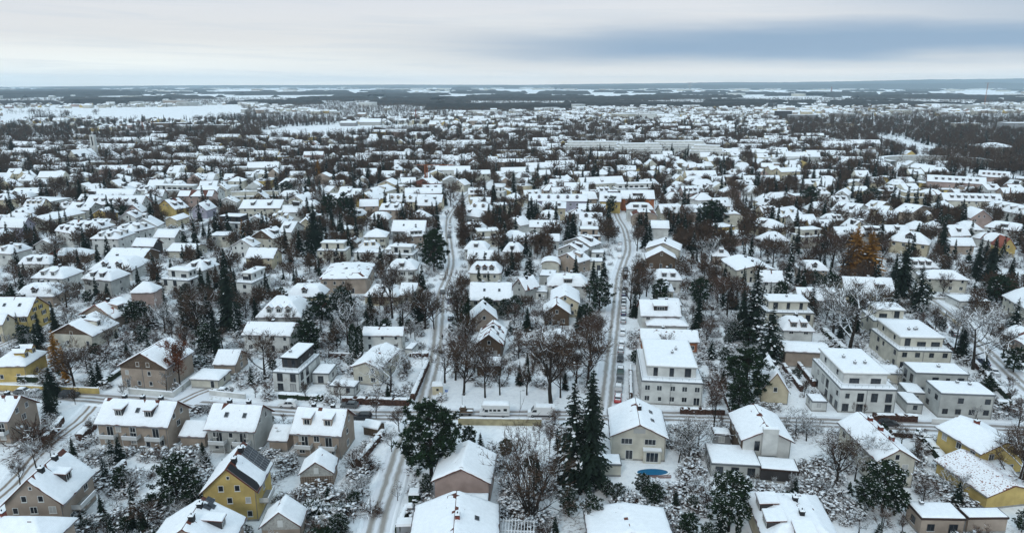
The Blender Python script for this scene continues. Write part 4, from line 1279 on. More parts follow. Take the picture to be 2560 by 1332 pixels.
# ------------------------------------------------------------------ roads
def ribbon(name, pts, width, z=0.012, m='road', seg=4.0):
    P = [Vector(p) for p in pts]; out = []
    for i in range(len(P) - 1):
        n = max(1, int((P[i + 1] - P[i]).length / seg))
        for k in range(n):
            t = k / n; a = P[max(0, i - 1)]; b = P[i]; c = P[i + 1]; d = P[min(len(P) - 1, i + 2)]
            out.append(.5 * ((2 * b) + (c - a) * t + (2 * a - 5 * b + 4 * c - d) * t * t + (3 * b - a - 3 * c + d) * t ** 3))
    out.append(P[-1]); V = []; F = []; UV = []; s = 0
    for i, p in enumerate(out):
        d = (out[min(i + 1, len(out) - 1)] - out[max(i - 1, 0)]).normalized(); nrm = Vector((-d.y, d.x))
        if i: s += (p - out[i - 1]).length
        for w in (1, -1): V.append((p.x + nrm.x * w * width / 2, p.y + nrm.y * w * width / 2, z)); UV.append((w * width / 2, s))
        if i: k = 2 * i; F.append((k - 2, k - 1, k + 1, k))
    me = bpy.data.meshes.new(name); me.from_pydata(V, [], F); uv = me.uv_layers.new(name='UVMap')
    for l in me.loops: uv.data[l.index].uv = UV[l.vertex_index]
    me.materials.append(M[m]); me.update(); o = link(name, me); o['kind'] = 'structure'; STREET.append((out, width)); return o
STREET = []
def road_mat(name, tracks, dirt=(.16, .135, .11)):
    m = bpy.data.materials.new(name); m.use_nodes = True; t = m.node_tree; b = t.nodes['Principled BSDF']; b.inputs['Roughness'].default_value = .7
    def N(ty, **k):
        n = t.nodes.new(ty)
        for a, c in k.items(): setattr(n, a, c)
        return n
    def ma(op, a, b_=None, cl=False):
        n = N('ShaderNodeMath', operation=op); n.use_clamp = cl
        for i, v in enumerate((a, b_)):
            if v is None: continue
            if isinstance(v, (int, float)): n.inputs[i].default_value = v
            else: t.links.new(v, n.inputs[i])
        return n.outputs[0]
    uv = N('ShaderNodeUVMap'); sx = N('ShaderNodeSeparateXYZ'); t.links.new(uv.outputs[0], sx.inputs[0])
    cb = N('ShaderNodeCombineXYZ'); t.links.new(sx.outputs[0], cb.inputs[0]); t.links.new(ma('MULTIPLY', sx.outputs[1], .12), cb.inputs[1])
    ns = N('ShaderNodeTexNoise'); ns.inputs['Scale'].default_value = 1.6; ns.inputs['Detail'].default_value = 5; ns.inputs['Roughness'].default_value = .65; t.links.new(cb.outputs[0], ns.inputs[0])
    n2 = N('ShaderNodeTexNoise'); n2.inputs['Scale'].default_value = .35; t.links.new(uv.outputs[0], n2.inputs[0])
    x = ma('ADD', sx.outputs[0], ma('MULTIPLY', ma('SUBTRACT', n2.outputs['Fac'], .5), .6)); tot = None
    for c, w in tracks:
        d = ma('ABSOLUTE', ma('SUBTRACT', x, c)); g = ma('SUBTRACT', 1.0, ma('DIVIDE', d, w), True)
        tot = g if tot is None else ma('MAXIMUM', tot, g)
    f = ma('MULTIPLY', ma('SUBTRACT', ma('ADD', tot, ma('MULTIPLY', ns.outputs['Fac'], 1.1)), .62), 1.5, True)
    mx = N('ShaderNodeMix', data_type='RGBA'); t.links.new(f, mx.inputs[0]); mx.inputs[6].default_value = (.70, .71, .74, 1); mx.inputs[7].default_value = (*dirt, 1)
    t.links.new(mx.outputs[2], b.inputs['Base Color'])
    bn = N('ShaderNodeBump'); bn.inputs['Strength'].default_value = .4; bn.inputs['Distance'].default_value = .08; t.links.new(ns.outputs['Fac'], bn.inputs['Height']); t.links.new(bn.outputs[0], b.inputs['Normal'])
    M[name] = m
road_mat('road', ((-1.0, .9), (1.0, .9)), (.30, .275, .25)); road_mat('main_road', ((-1.9, .9), (-.2, .8), (1.6, 1.0)), (.24, .21, .19)); road_mat('lane', ((-.8, .55), (.8, .55)), (.22, .17, .13)); road_mat('canal', ((0, 5),), (.16, .165, .17))
O = lambda *a: [unproj(x, y) for x, y in a]
ribbon('cross_road', O((-260, 960), (0, 976), (240, 995), (470, 1010), (705, 1027), (900, 1037), (1280, 1037), (1700, 1040), (1950, 1052), (2237, 1062), (2560, 1076), (2800, 1090)), 6.6, .014, 'main_road')
ribbon('left_street', O((922, 1400), (945, 1300), (975, 1210), (1000, 1130), (1030, 1070), (1050, 1030), (1072, 960), (1090, 880), (1098, 800), (1103, 735), (1120, 690), (1128, 655), (1124, 615), (1120, 565), (1128, 535), (1165, 490), (1215, 455), (1250, 430)), 5.2, .010, 'road')
ribbon('right_street', O((1512, 1035), (1520, 960), (1531, 860), (1542, 760), (1549, 690), (1560, 655), (1570, 620), (1562, 575), (1545, 545), (1535, 515)), 6.3, .018, 'road')
ribbon('east_street', O((2800, 1160), (2560, 965), (2470, 880), (2400, 815), (2345, 765), (2300, 742), (2200, 735)), 6.0, .022, 'road')
ribbon('west_lane', O((-200, 1370), (0, 1236), (110, 1120), (200, 1050), (236, 1010)), 4.6, .022, 'lane')
ribbon('driveway', O((450, 1005), (490, 985), (530, 970)), 9, .026, 'lane')
ribbon('back_alley', O((-60, 890), (30, 850), (100, 820), (160, 790)), 4, .026, 'lane')
ribbon('sunken_road', O((395, 620), (450, 588), (530, 555), (600, 525)), 7, .03, 'canal')
ribbon('upper_street', O((1640, 700), (1650, 620), (1640, 560), (1600, 500)), 4, .03, 'lane')
# ------------------------------------------------------------------ ground
def ground():
    m = bpy.data.materials.new('snowy_ground'); m.use_nodes = True; t = m.node_tree; b = t.nodes['Principled BSDF']; b.inputs['Roughness'].default_value = .8
    tcn = t.nodes.new('ShaderNodeTexCoord')
    def ns(s, d=4, r=.6):
        n = t.nodes.new('ShaderNodeTexNoise'); n.inputs['Scale'].default_value = s; n.inputs['Detail'].default_value = d; n.inputs['Roughness'].default_value = r; t.links.new(tcn.outputs['Object'], n.inputs[0]); return n.outputs['Fac']
    def mr(x, a, c):
        n = t.nodes.new('ShaderNodeMapRange'); t.links.new(x, n.inputs[0]); n.inputs[1].default_value = a; n.inputs[2].default_value = c; return n.outputs[0]
    def mix(f, a, c):
        n = t.nodes.new('ShaderNodeMix'); n.data_type = 'RGBA'; t.links.new(f, n.inputs[0])
        for s, v in ((6, a), (7, c)):
            if isinstance(v, tuple): n.inputs[s].default_value = (*v, 1)
            else: t.links.new(v, n.inputs[s])
        return n.outputs[2]
    fine = ns(.9, 5, .7); c = mix(mr(fine, .45, .62), (.85, .86, .875), (.76, .775, .80))
    mu = t.nodes.new('ShaderNodeMath'); mu.operation = 'MULTIPLY'; t.links.new(mr(ns(1.3, 6, .78), .50, .62), mu.inputs[0]); t.links.new(mr(ns(.055, 2, .5), .56, .66), mu.inputs[1])
    c = mix(mu.outputs[0], c, (.16, .12, .095))
    c = mix(mr(ns(1.7, 5, .75), .64, .71), c, (.22, .18, .15))
    t.links.new(c, b.inputs['Base Color'])
    bn = t.nodes.new('ShaderNodeBump'); bn.inputs['Strength'].default_value = .5; bn.inputs['Distance'].default_value = .25; t.links.new(fine, bn.inputs['Height']); t.links.new(bn.outputs[0], b.inputs['Normal'])
    me = bpy.data.meshes.new('ground'); me.from_pydata([(-15000, -200, 0), (15000, -200, 0), (15000, 15200, 0), (-15000, 15200, 0)], [], [(0, 1, 2, 3)]); me.materials.append(m)
    o = link('ground', me); o['kind'] = 'structure'
ground()
for i, row in enumerate(l for l in HOUSES.strip().split('\n') if l.strip()): place_house(row)
# house extras on named ones
def root_of(nick): return next(o for o in bpy.data.objects if o.get('label') == nick)
def slope_panel(root, name, pts, W, rise, e, m='solar', grid=None, up=.32, t='G'):
    """flat panel on the right slope of a G roof; pts = (across from ridge 0..1, along v) corners"""
    b = MB(); z = lambda u: e + rise * (1 - abs(2 * u / W)) + up
    q = [(a * W / 2, v, z(a * W / 2)) for a, v in pts]
    b.face(q, m); b.face([(x, y, zz - .08) for x, y, zz in q][::-1], 'metal')
    for i in range(4): j = (i + 1) % 4; b.face([(q[i][0], q[i][1], q[i][2] - .08), (q[j][0], q[j][1], q[j][2] - .08), q[j], q[i]], 'metal')
    if grid:
        nu, nv = grid
        for i in range(nu + 1):
            a = pts[0][0] + (pts[1][0] - pts[0][0]) * i / nu; x = a * W / 2; b.box(x - .025, pts[0][1], z(x) - .0, x + .025, pts[2][1], z(x) + .02, 'metal')
        for i in range(nv + 1):
            v = pts[0][1] + (pts[2][1] - pts[0][1]) * i / nv; x0, x1 = pts[0][0] * W / 2, pts[1][0] * W / 2
            b.face([(x0, v - .03, z(x0) + .02), (x1, v - .03, z(x1) + .02), (x1, v + .03, z(x1) + .02), (x0, v + .03, z(x0) + .02)], 'metal')
    return b.build(name, root)
r = root_of('yellow house with solar panels'); W_, D_ = [2 * q for q in min(FOOT, key=lambda f: math.hypot(f[0] - r.location.x, f[1] - r.location.y))[4:6]]
slope_panel(r, 'solar_array', [(.16, D_ * .12), (.92, D_ * .12), (.92, D_ * .48), (.16, D_ * .48)], W_, 4.8, 6, grid=(4, 5), up=.2)
slope_panel(r, 'dark_roof_strip', [(.03, -D_ * .47), (.97, -D_ * .49), (.97, -D_ * .26), (.03, -D_ * .3)], W_, 4.8, 6, 'black', up=.1)
b = MB(); b.box(0, -4, 0, 1.6, 0, .15, 'concrete'); b.box(1.55, -4, .15, 1.6, 0, 1.0, 'rail'); b.box(0, -4, .15, 1.6, -3.95, 1.0, 'rail'); b.box(1.5, -4, 1.0, 1.66, 0, 1.1, 'snow'); b.build('balcony', r, (W_ / 2 - .55, 1, 2.7))
r = root_of('big beige gable house at lower left'); f_ = min(FOOT, key=lambda f: math.hypot(f[0] - r.location.x, f[1] - r.location.y))
b = MB(); b.box(0, -4.5, 0, 1.7, 0, .15, 'concrete'); b.box(1.65, -4.5, .15, 1.7, 0, 1.0, 'rail'); b.box(0, -4.5, .15, 1.7, -4.45, 1.0, 'rail'); b.box(1.6, -4.5, 1.0, 1.76, 0, 1.1, 'snow'); b.build('balcony', r, (f_[4] - .55, 2, 2.7))
r = root_of('snowy roof with blue panels, bottom edge'); f_ = min(FOOT, key=lambda f: math.hypot(f[0] - r.location.x, f[1] - r.location.y))
for a0, v0 in ((.1, .40), (.18, .27), (.12, .19)): slope_panel(r, 'solar_panel', [(a0, f_[5] * 2 * v0), (a0 + .17, f_[5] * 2 * v0), (a0 + .17, f_[5] * 2 * v0 + 1.1), (a0, f_[5] * 2 * v0 + 1.1)], f_[4] * 2, 4.2, 5, up=.36)
for nk in ('pale boarded shed by the white fence', 'boarded barn with brown lattice base'):
    r = root_of(nk); f_ = min(FOOT, key=lambda f: math.hypot(f[0] - r.location.x, f[1] - r.location.y)); a, d_ = f_[4] - .35, f_[5] - .35
    rise_, e_ = (3, 2.8) if 'pale' in nk else (2.6, 2.8); zc = e_ + rise_ * (1 - a / f_[4]) - .1
    b = MB(); b.face([(-a - .02, -d_ - .03, 2.2), (a + .02, -d_ - .03, 2.2), (a + .02, -d_ - .03, zc), (0, -d_ - .03, e_ + rise_ - .15), (-a - .02, -d_ - .03, zc)], 'wboards')
    b.box(-.45, -d_ - .08, 2.7, .45, -d_ - .031, 4.0, 'wtrim'); b.build('gable_boards', r)
    if 'barn' in nk:
        b = MB()
        for i in range(14): x = -a + 2 * a * i / 13; b.box(x - .04, -d_ - .10, 0, x + .04, -d_ - .04, 2.1, 'boards')
        for i in range(5): b.box(-a, -d_ - .13, .3 + i * .42, a, -d_ - .101, .38 + i * .42, 'boards')
        b.build('lattice', r)
r = root_of('cream villa with the blue pool'); f_ = min(FOOT, key=lambda f: math.hypot(f[0] - r.location.x, f[1] - r.location.y)); hw_, hd_ = f_[4] - .55, f_[5] - .55
for k, p, z in (('d', -.46, 3.7), ('d', .42, 3.7), ('o', -.35, .15)): add_win(r, k, p * hw_, -hd_, z, 0, 0, blind=False)
b = MB(); b.box(-1.2, -.03, 0, 1.2, .02, 1.1, 'blind'); b.build('gable_shutter', r, (0, -hd_, 6.2))
b = MB(); b.box(-1.75, -.9, 0, 1.75, 0, 2.75, 'wall_e'); b.box(-1.9, -1.1, 2.75, 1.9, .02, 2.95, 'wtrim'); b.box(-1.85, -1.05, 2.95, 1.85, .02, 3.12, 'snow'); b.build('bay', r, (.5 * hw_, -hd_ - .005, 0))
add_win(r, 'e', .5 * hw_, -hd_ - .91, .35, 0, 0)
r = root_of('white house with brown side wall'); f_ = min(FOOT, key=lambda f: math.hypot(f[0] - r.location.x, f[1] - r.location.y)); hw_, hd_ = f_[4] - .55, f_[5] - .55
b = MB(); b.box(-1.5, -.9, 2.6, 1.5, 0, 8.3, 'wall_w'); b.box(-1.55, -.95, 8.3, 1.55, .05, 8.42, 'wtrim'); b.box(-1.5, -.9, 8.42, 1.5, 0, 8.62, 'snow', .1); b.build('chimney_stack', r, (.35, -hd_ - .003, 0))
b = MB(); b.box(-.03, -hd_, 0, 0, hd_, 5.2, 'boards'); b.build('side_boards', r, (-hw_ - .005, 0, 0))
for p in (-.6, -.1, .5): add_win(r, 'a', -hw_ - .04, p * hd_, 3.6, SIDE[3], 0)
add_win(r, 'c', -1.9, -hd_, 3.1, 0, 0, 'dframe')
# ------------------------------------------------------------------ walls, fences, hedges (each its own thing)
def bar(name, p1, p2, h, w, m, label, cat, cap=.18, bumpy=0.0, base=0.0, phrase=None):
    a, c = Vector(p1), Vector(p2); L = (c - a).length; ang = math.atan2(c.y - a.y, c.x - a.x)
    root = link(name, None, None, (a.x, a.y, 0), ang)
    n = max(2, int(L / .45)); rows = [(-w / 2, -.1), (-w / 2, h * .55), (-w / 2 * .9, h), (w / 2 * .9, h), (w / 2, h * .55), (w / 2, -.1)]
    if not bumpy: rows = [(-w / 2, -.1), (-w / 2, h), (w / 2, h), (w / 2, -.1)]; n = 2
    V = []; T = []
    for i in range(n + 1):
        for y, z in rows:
            j = bumpy * (rnd.random() - .5)
            V.append((L * i / n, y + j, z + (bumpy * (rnd.random() - .5) if z > .2 else 0)))
    k = len(rows)
    for i in range(n):
        for j in range(k - 1): q = i * k + j; T += [(q, q + k, q + k + 1), (q, q + k + 1, q + 1)]
    for e0 in (0, n * k):
        for j in range(1, k - 1): T.append((e0, e0 + j, e0 + j + 1) if not e0 else (e0, e0 + j + 1, e0 + j))
    link('foliage' if bumpy else 'panel', npmesh(name, V, T, [0] * len(T), [m]), root)
    if cap:
        n = max(2, int(L / .5)); V = []; T = []; rows = [(-w / 2 - .02, h - .06), (-w / 2 * .8, h + cap * .8), (0, h + cap), (w / 2 * .8, h + cap * .8), (w / 2 + .02, h - .06)]; k = 5
        for i in range(n + 1):
            gap = bumpy and rnd.random() < .10
            for y, z in rows: V.append((L * i / n, y * (1 + .2 * (rnd.random() - .5)), (z + (rnd.random() - .5) * (cap * .5 if bumpy else .04)) if not gap else h - .3))
        for i in range(n):
            for j in range(k - 1): q = i * k + j; T += [(q, q + k, q + k + 1), (q, q + k + 1, q + 1)]
        link('snow_cap', npmesh('snow_cap', V, T, [0] * len(T), ['snow'], True), root)
    mid = (a + c) / 2
    if label: reg(root, None, cat, mid.x, mid.y, None, label)
    else: reg(root, phrase or 'snow-topped ' + cat, cat, mid.x, mid.y)
    return root
BARS = """
wall T2 880 480 1500 487 1.7 .25 ywall stained yellowish retaining wall behind the snowfield
wall T4 -10 1235 740 1262 1.6 .2 wall_y yellow garden wall by the cross road
wall T4 960 1262 1290 1290 1.5 .2 wall_w white garden wall below the beige gable house
wall T4 1290 1290 1420 1190 1.5 .2 wall_w white garden wall running up to the snowy carport
wall T4 1560 1270 1830 1300 1.3 .2 wall_w white garden wall beside the driveway
fence T1 2290 1200 2560 1190 1.2 .08 wtrim white picket fence left of the person
hedge T2 20 320 520 335 1.7 1.1 hedgeb brown hedge round the corner bungalow garden
hedge T2 540 300 650 40 1.7 1.1 hedgeb snowy hedge along the left street
hedge T2 130 790 320 560 1.5 1.0 hedgeb snowy brown hedge beside the side street
hedge T2 430 1290 500 1130 1.6 .9 hedgeg dark hedge beside the bin shelter
hedge T2 530 1070 600 960 1.6 1.0 hedgeg dark green hedge by the gate posts
hedge T2 1700 -0 1700 -1 .1 .1 hedgeg skip
hedge T3 0 395 330 402 1.4 .9 hedgeb reddish hedge below the near penthouse block
hedge T3 770 60 905 235 1.5 .9 hedgeb left one of two parallel brown hedges
hedge T3 880 50 1000 200 1.5 .9 hedgeb right one of two parallel brown hedges
hedge T3 300 180 390 420 1.5 .9 hedgeb brown hedge left of the dark pine
hedge T3 1430 445 1760 455 1.6 .9 hedgeb brown hedge below the white penthouse block
hedge T3 1780 555 1990 810 1.6 1.5 hedgeg long green hedge with broad snow top
hedge T3 1560 560 1770 575 1.1 1.0 hedgeb snowy hedge along the cross road, right
hedge T3 2180 30 2290 140 1.5 .9 hedgeb brown hedge by the parked silver car
hedge T3 2290 140 2440 290 1.5 1.3 hedgeg green hedge along the right street
hedge T3 2350 340 2500 345 1.4 1.1 hedgeg dark hedge right of the white villa
hedge T6 1830 740 2100 1010 1.4 .9 hedgeb brown hedge between cream block and right street
hedge T6 1370 970 1520 1100 1.3 .8 hedgeb curved brown hedge before the cream block
hedge T5 2160 1080 2165 1300 1.5 .7 hedgeb reddish hedge beside the penthouse block
hedge T4 2080 1290 2400 1310 1.3 1.4 hedgeg snow-heaped hedge before the modern house
hedge T4 2380 990 2640 995 1.4 .8 hedgeb brown hedge right of the modern house
hedge T4 2300 620 2580 615 2.2 1.2 hedgeb tall brown hedge by the yellow mansard
hedge T4 0 1160 330 1175 1.6 1.2 hedgeg dark hedge above the yellow wall
hedge T4 770 1200 890 1120 1.5 1.0 hedgeg green hedge left of the beige gable house
hedge T1 590 600 700 500 1.5 1.6 hedgeb snowy hedge left of the row houses
hedge T1 340 620 460 470 1.7 1.2 hedgeb dark brown hedge by the side lane
hedge T1 640 860 960 900 1.2 1.8 hedgeb curved snow-heaped hedge in the left garden
hedge T1 840 860 930 780 1.2 .8 hedgeb small brown hedge in the left garden
hedge T1 530 1160 640 1090 1.2 1.2 hedgeg green hedge right of the big beige gable
hedge T5 0 680 1 680 .1 .1 hedgeg skip
hedge T5 520 985 660 985 1.2 1.0 hedgeb brown hedge above the corner bungalow
hedge T6 140 640 250 640 1.6 .6 hedgeb rusty hedge in the upper right gardens
hedge T6 1070 800 1230 960 1.5 1.6 hedgeg broad green hedge beside the beige hall
wall T6 1830 560 2200 575 1.0 .3 wall_l low pale wall above the right street
wall T6 1900 640 2080 760 1.2 .3 wall_c low cream wall along the right street
fence T3 1870 470 2040 476 1.2 .06 rail white gate of the flat villa
wall T2 2150 150 2160 300 1.1 .2 wall_l pale kerb wall by the parked cars
"""
for row in BARS.strip().split('\n'):
    p = row.split(); 
    if p[-1] == 'skip': continue
    kind, tl = p[0], p[1]; x1, y1, x2, y2, h, w = map(float, p[2:8]); m = p[8]; lab = ' '.join(p[9:])
    bar('hedge' if kind == 'hedge' else ('garden_wall' if kind == 'wall' else 'garden_fence'), G(tl, x1, y1), G(tl, x2, y2), h, w, m, lab, {'hedge': 'hedge', 'wall': 'garden wall', 'fence': 'fence'}[kind], .2 if kind != 'fence' else .05, .28 if kind == 'hedge' else 0)
# ------------------------------------------------------------------ vehicles
_cm = {}
def smooth_prof(b, prof, w, tw, m):     # car body: side profile (x,z) lofted in width with tumblehome
    n = len(prof); st = len(b.v); k = b.mi(m)
    zs = [z for _, z in prof]; z0, z1 = min(zs), max(zs)
    for s in (-1, 1):
        for x, z in prof: f = max(0, (z - .85) / max(.01, z1 - .85)); b.v.append((x, s * (w / 2 * (1 - tw * f)), z))
    for i in range(n): j = (i + 1) % n; b.f.append((st + i, st + j, st + n + j, st + n + i)); b.m.append(k)
    b.f.append(tuple(st + i for i in range(n))[::-1]); b.m.append(k); b.f.append(tuple(st + n + i for i in range(n))); b.m.append(k)
CARP = {'car': ([(-2.15, .3), (-2.2, .75), (-2.05, 1.0), (-1.75, 1.1), (-1.15, 1.45), (.35, 1.5), (.95, 1.05), (1.9, .92), (2.15, .7), (2.18, .3)], 1.78, .22),
        'suv': ([(-2.2, .35), (-2.25, .95), (-2.1, 1.2), (-1.85, 1.65), (.3, 1.7), (1.0, 1.2), (2.0, 1.08), (2.2, .8), (2.22, .35)], 1.85, .14)}
def car(x, y, rot, colr, nick=None, typ='car', snow=1.0, phrase=None):
    key = (typ,)
    if key not in _cm:
        prof, w, tw = CARP[typ]; z1 = max(z for _, z in prof)
        g = MB(); gw = [(px_, pz) for px_, pz in prof if pz > 1.0]
        for s in (-1, 1):
            yy = lambda z: s * (w / 2 * (1 - tw * max(0, (z - .85) / (z1 - .85))) + .012)
            a = [(-1.55, 1.08), (-1.1, z1 - .1), (-.35, z1 - .09), (-.35, 1.06)]; c = [(-.27, 1.06), (-.27, z1 - .09), (.3, z1 - .1), (.75, 1.04)]
            for q in (a, c): g.face([(px_, yy(pz), pz) for px_, pz in q][::s], 'glass')
        ww = w / 2 * (1 - tw)
        g.face([(.98, -w * .42, 1.1), (.98, w * .42, 1.1), (.42, ww * .9, z1 - .03), (.42, -ww * .9, z1 - .03)], 'glass')
        g.face([(-1.82, w * .42, 1.13), (-1.82, -w * .42, 1.13), (-1.24, -ww * .9, z1 - .04), (-1.24, ww * .9, z1 - .04)], 'glass')
        whl = MB(); whl.tube((0, -.1, 0), (0, .1, 0), .32, .32, 'tyre', 12); whl.tube((0, -.108, 0), (0, .108, 0), .19, .19, 'metal', 8)
        hl = MB(); hl.box(2.12, -.16, -.08, 2.2, .16, .08, 'lampglass'); rl = MB(); rl.box(-2.24, -.12, -.1, -2.17, .12, .12, 'redlens')
        sn = MB(); V = []; sw = ww * .95
        sn.box(-1.2, -sw, z1 - .03, .35, sw, z1 + .15, 'snow', .12); sn.face([(.99, -w * .36, 1.13), (.99, w * .36, 1.13), (2.0, w * .34, 1.02), (2.0, -w * .34, 1.02)][::1], 'snow')
        sn.face([(-2.05, -w * .36, 1.12), (-2.05, w * .36, 1.12), (-1.85, w * .36, 1.2), (-1.85, -w * .36, 1.2)], 'snow')
        _cm[key] = (g.mesh('windows'), whl.mesh('wheel'), hl.mesh('headlight'), rl.mesh('tail_light'), sn.mesh('snow_cap'))
    bk = (typ, colr)
    if bk not in _cm: b = MB(); prof, w, tw = CARP[typ]; smooth_prof(b, prof, w, tw, 'car_' + colr); _cm[bk] = b.mesh('body')
    g, whl, hl, rl, sn = _cm[key]; root = link('parked_car', None, None, (x, y, .02), rot)
    link('body', _cm[bk], root); link('window', g, root); w = CARP[typ][1]
    for xx in (-1.3, 1.35):
        for s in (-1, 1): link('wheel', whl, root, (xx, s * (w / 2 - .06), .32))
    for s in (-1, 1): link('headlight', hl, root, (0, s * .6, .72)); link('tail_light', rl, root, (0, s * .7, .85))
    if snow: link('snow_cap', sn, root)
    reg(root, phrase or colr + ' parked car' + (' with snow on its roof' if snow else ' free of snow'), 'car', x, y, 'cars parked along the streets', nick); return root
def roaddir(px, py, qx, qy):
    a = Vector(unproj(px, py)); c = Vector(unproj(qx, qy)); return math.atan2(c.y - a.y, c.x - a.x)
CARS = [('T5', x, y, 'R', c) for x, y, c in ((2127, 345, 'grey'), (2125, 400, 'black'), (2118, 500, 'grey'), (2114, 530, 'blue'), (2112, 580, 'black'), (2110, 625, 'white'), (2110, 672, 'blue'), (2108, 730, 'silver'), (2103, 820, 'white'), (2096, 905, 'white'), (2090, 952, 'silver'), (2086, 1010, 'black'), (2086, 1112, 'green'), (2082, 1170, 'grey'), (2072, 1235, 'silver'))]
CARS += [('T5', 2068, 1310, 'R', 'red'), ('T5', 2085, 150, 'R', 'white'), ('T5', 2082, 250, 'R', 'white'), ('T5', 2078, 200, 'R', 'silver')]
CARS += [('T5', x, y, 'L', c) for x, y, c in ((818, 25, 'white'), (815, 62, 'silver'), (812, 100, 'grey'), (758, 330, 'grey'), (763, 512, 'grey'), (816, 528, 'green'), (820, 590, 'blue'), (820, 635, 'white'), (822, 710, 'black'), (826, 785, 'grey'), (758, 405, 'white'), (822, 480, 'silver'))]
CARS += [('T1', x, y, 'X', c) for x, y, c in ((180, 248, 'grey'), (275, 268, 'silver'), (520, 275, 'black'), (2145, 345, 'white'), (1500, 385, 'black'))]
CARS += [('T2', 165, 440, 'X', 'black'), ('T2', 75, 350, 'X', 'grey'), ('T3', 1545, 485, 'X', 'black'), ('T3', 2335, 105, 'E', 'silver'), ('T3', 2262, 30, 'E', 'blue'), ('T6', 1955, 765, 'E', 'silver'), ('T6', 2040, 830, 'E', 'grey'), ('T4', 1645, 1260, 'X', 'white')]
ang = {'R': roaddir(1525, 900, 1545, 740), 'L': roaddir(1092, 860, 1100, 760), 'X': roaddir(705, 1027, 1280, 1037), 'E': roaddir(2470, 880, 2400, 815)}
nicks = {(2068, 1310): 'red parked car beside the penthouse block', (2145, 345): 'white car parked on the cross road, left of centre', (1545, 485): 'black car below the white penthouse block'}
def bank(road, side, h=.38, wd=.9, off=.3):
    pts, w = STREET[road]; V = []; T = []
    for i, p in enumerate(pts):
        d = (pts[min(i + 1, len(pts) - 1)] - pts[max(i - 1, 0)]).normalized(); n_ = Vector((-d.y, d.x)) * side; c = p + n_ * (w / 2 + off); hh = h * (.5 + rnd.random())
        V += [(c.x - n_.x * wd / 2, c.y - n_.y * wd / 2, -.02), (c.x, c.y, hh), (c.x + n_.x * wd / 2, c.y + n_.y * wd / 2, -.02)]
    for i in range(len(pts) - 1):
        for j in range(2): a = i * 3 + j; T += [(a, a + 3, a + 4), (a, a + 4, a + 1)]
    o = link('snow_bank', npmesh('snow_bank', V, T, [0] * len(T), ['snow'], True)); o['kind'] = 'structure'
for rd, sd in ((0, -1), (1, 1), (1, -1), (2, 1), (3, 1), (3, -1), (4, 1), (4, -1)): bank(rd, sd)
for t, x, y, a, c in CARS:
    X_, Y_ = G(t, x, y); car(X_, Y_, ang[a] + (math.pi if rnd.random() < .4 else 0), c, nicks.get((x, y)), rnd.choice(['car', 'car', 'suv']), 0 if c in ('black', 'grey', 'blue') and rnd.random() < .7 else 1)
# motorhome
def motorhome():
    x, y = G('T2', 1152, 408); r = link('motorhome', None, None, (x, y, .02), ang['X'] + math.pi)
    b = MB(); pr = [(-3.5, .45), (-3.5, 2.95), (1.1, 2.95), (2.9, 3.0), (3.1, 2.6), (2.2, 2.05), (2.75, 1.35), (3.5, 1.1), (3.55, .45)]
    smooth_prof(b, pr, 2.25, .02, 'car_white'); b.build('body', r)
    for nm, (x0, z0, x1, z1) in (('window', (-2.9, 1.6, -2.1, 2.2)), ('window', (-1.4, 1.5, -.7, 2.0)), ('window', (-.4, 1.5, .3, 2.0)), ('window', (.6, 1.5, 1.2, 2.0)), ('cab_window', (1.5, 1.3, 2.3, 1.9))):
        for s in (-1, 1): q = MB(); q.box(x0, s * 1.13 - .02, z0, x1, s * 1.13 + .02, z1, 'glass'); q.build(nm, r)
    q = MB(); q.face([(2.79, -1.0, 1.42), (2.79, 1.0, 1.42), (2.26, 1.0, 2.0), (2.26, -1.0, 2.0)], 'glass'); q.build('windscreen', r)
    q = MB()
    for s in (-1, 1): q.box(-3.4, s * 1.135 - .012, 1.02, 1.2, s * 1.135 + .012, 1.10, 'metal')
    q.build('stripe', r)
    for xx in (-2.0, 2.35):
        for s in (-1, 1): w = MB(); w.tube((0, -.12, 0), (0, .12, 0), .38, .38, 'tyre', 12); w.tube((0, -.13, 0), (0, .13, 0), .2, .2, 'metal', 8); w.build('wheel', r, (xx, s * 1.0, .38))
    us = [-3.5 + i * .4 for i in range(17)]; vs = [-1.1 + i * .275 for i in range(9)]
    V, T = hfield(us, vs, lambda u, v: 2.9 + (0 if abs(v) > 1.05 or u < -3.4 or u > 2.85 else .42 + .12 * noise.noise(Vector((u * .8, v, 1))))); link('snow_cap', npmesh('snow_cap', V, T, [0] * len(T), ['snow'], True), r)
    reg(r, None, 'motorhome', x, y, None, 'white motorhome with thick snow on its roof')
motorhome()
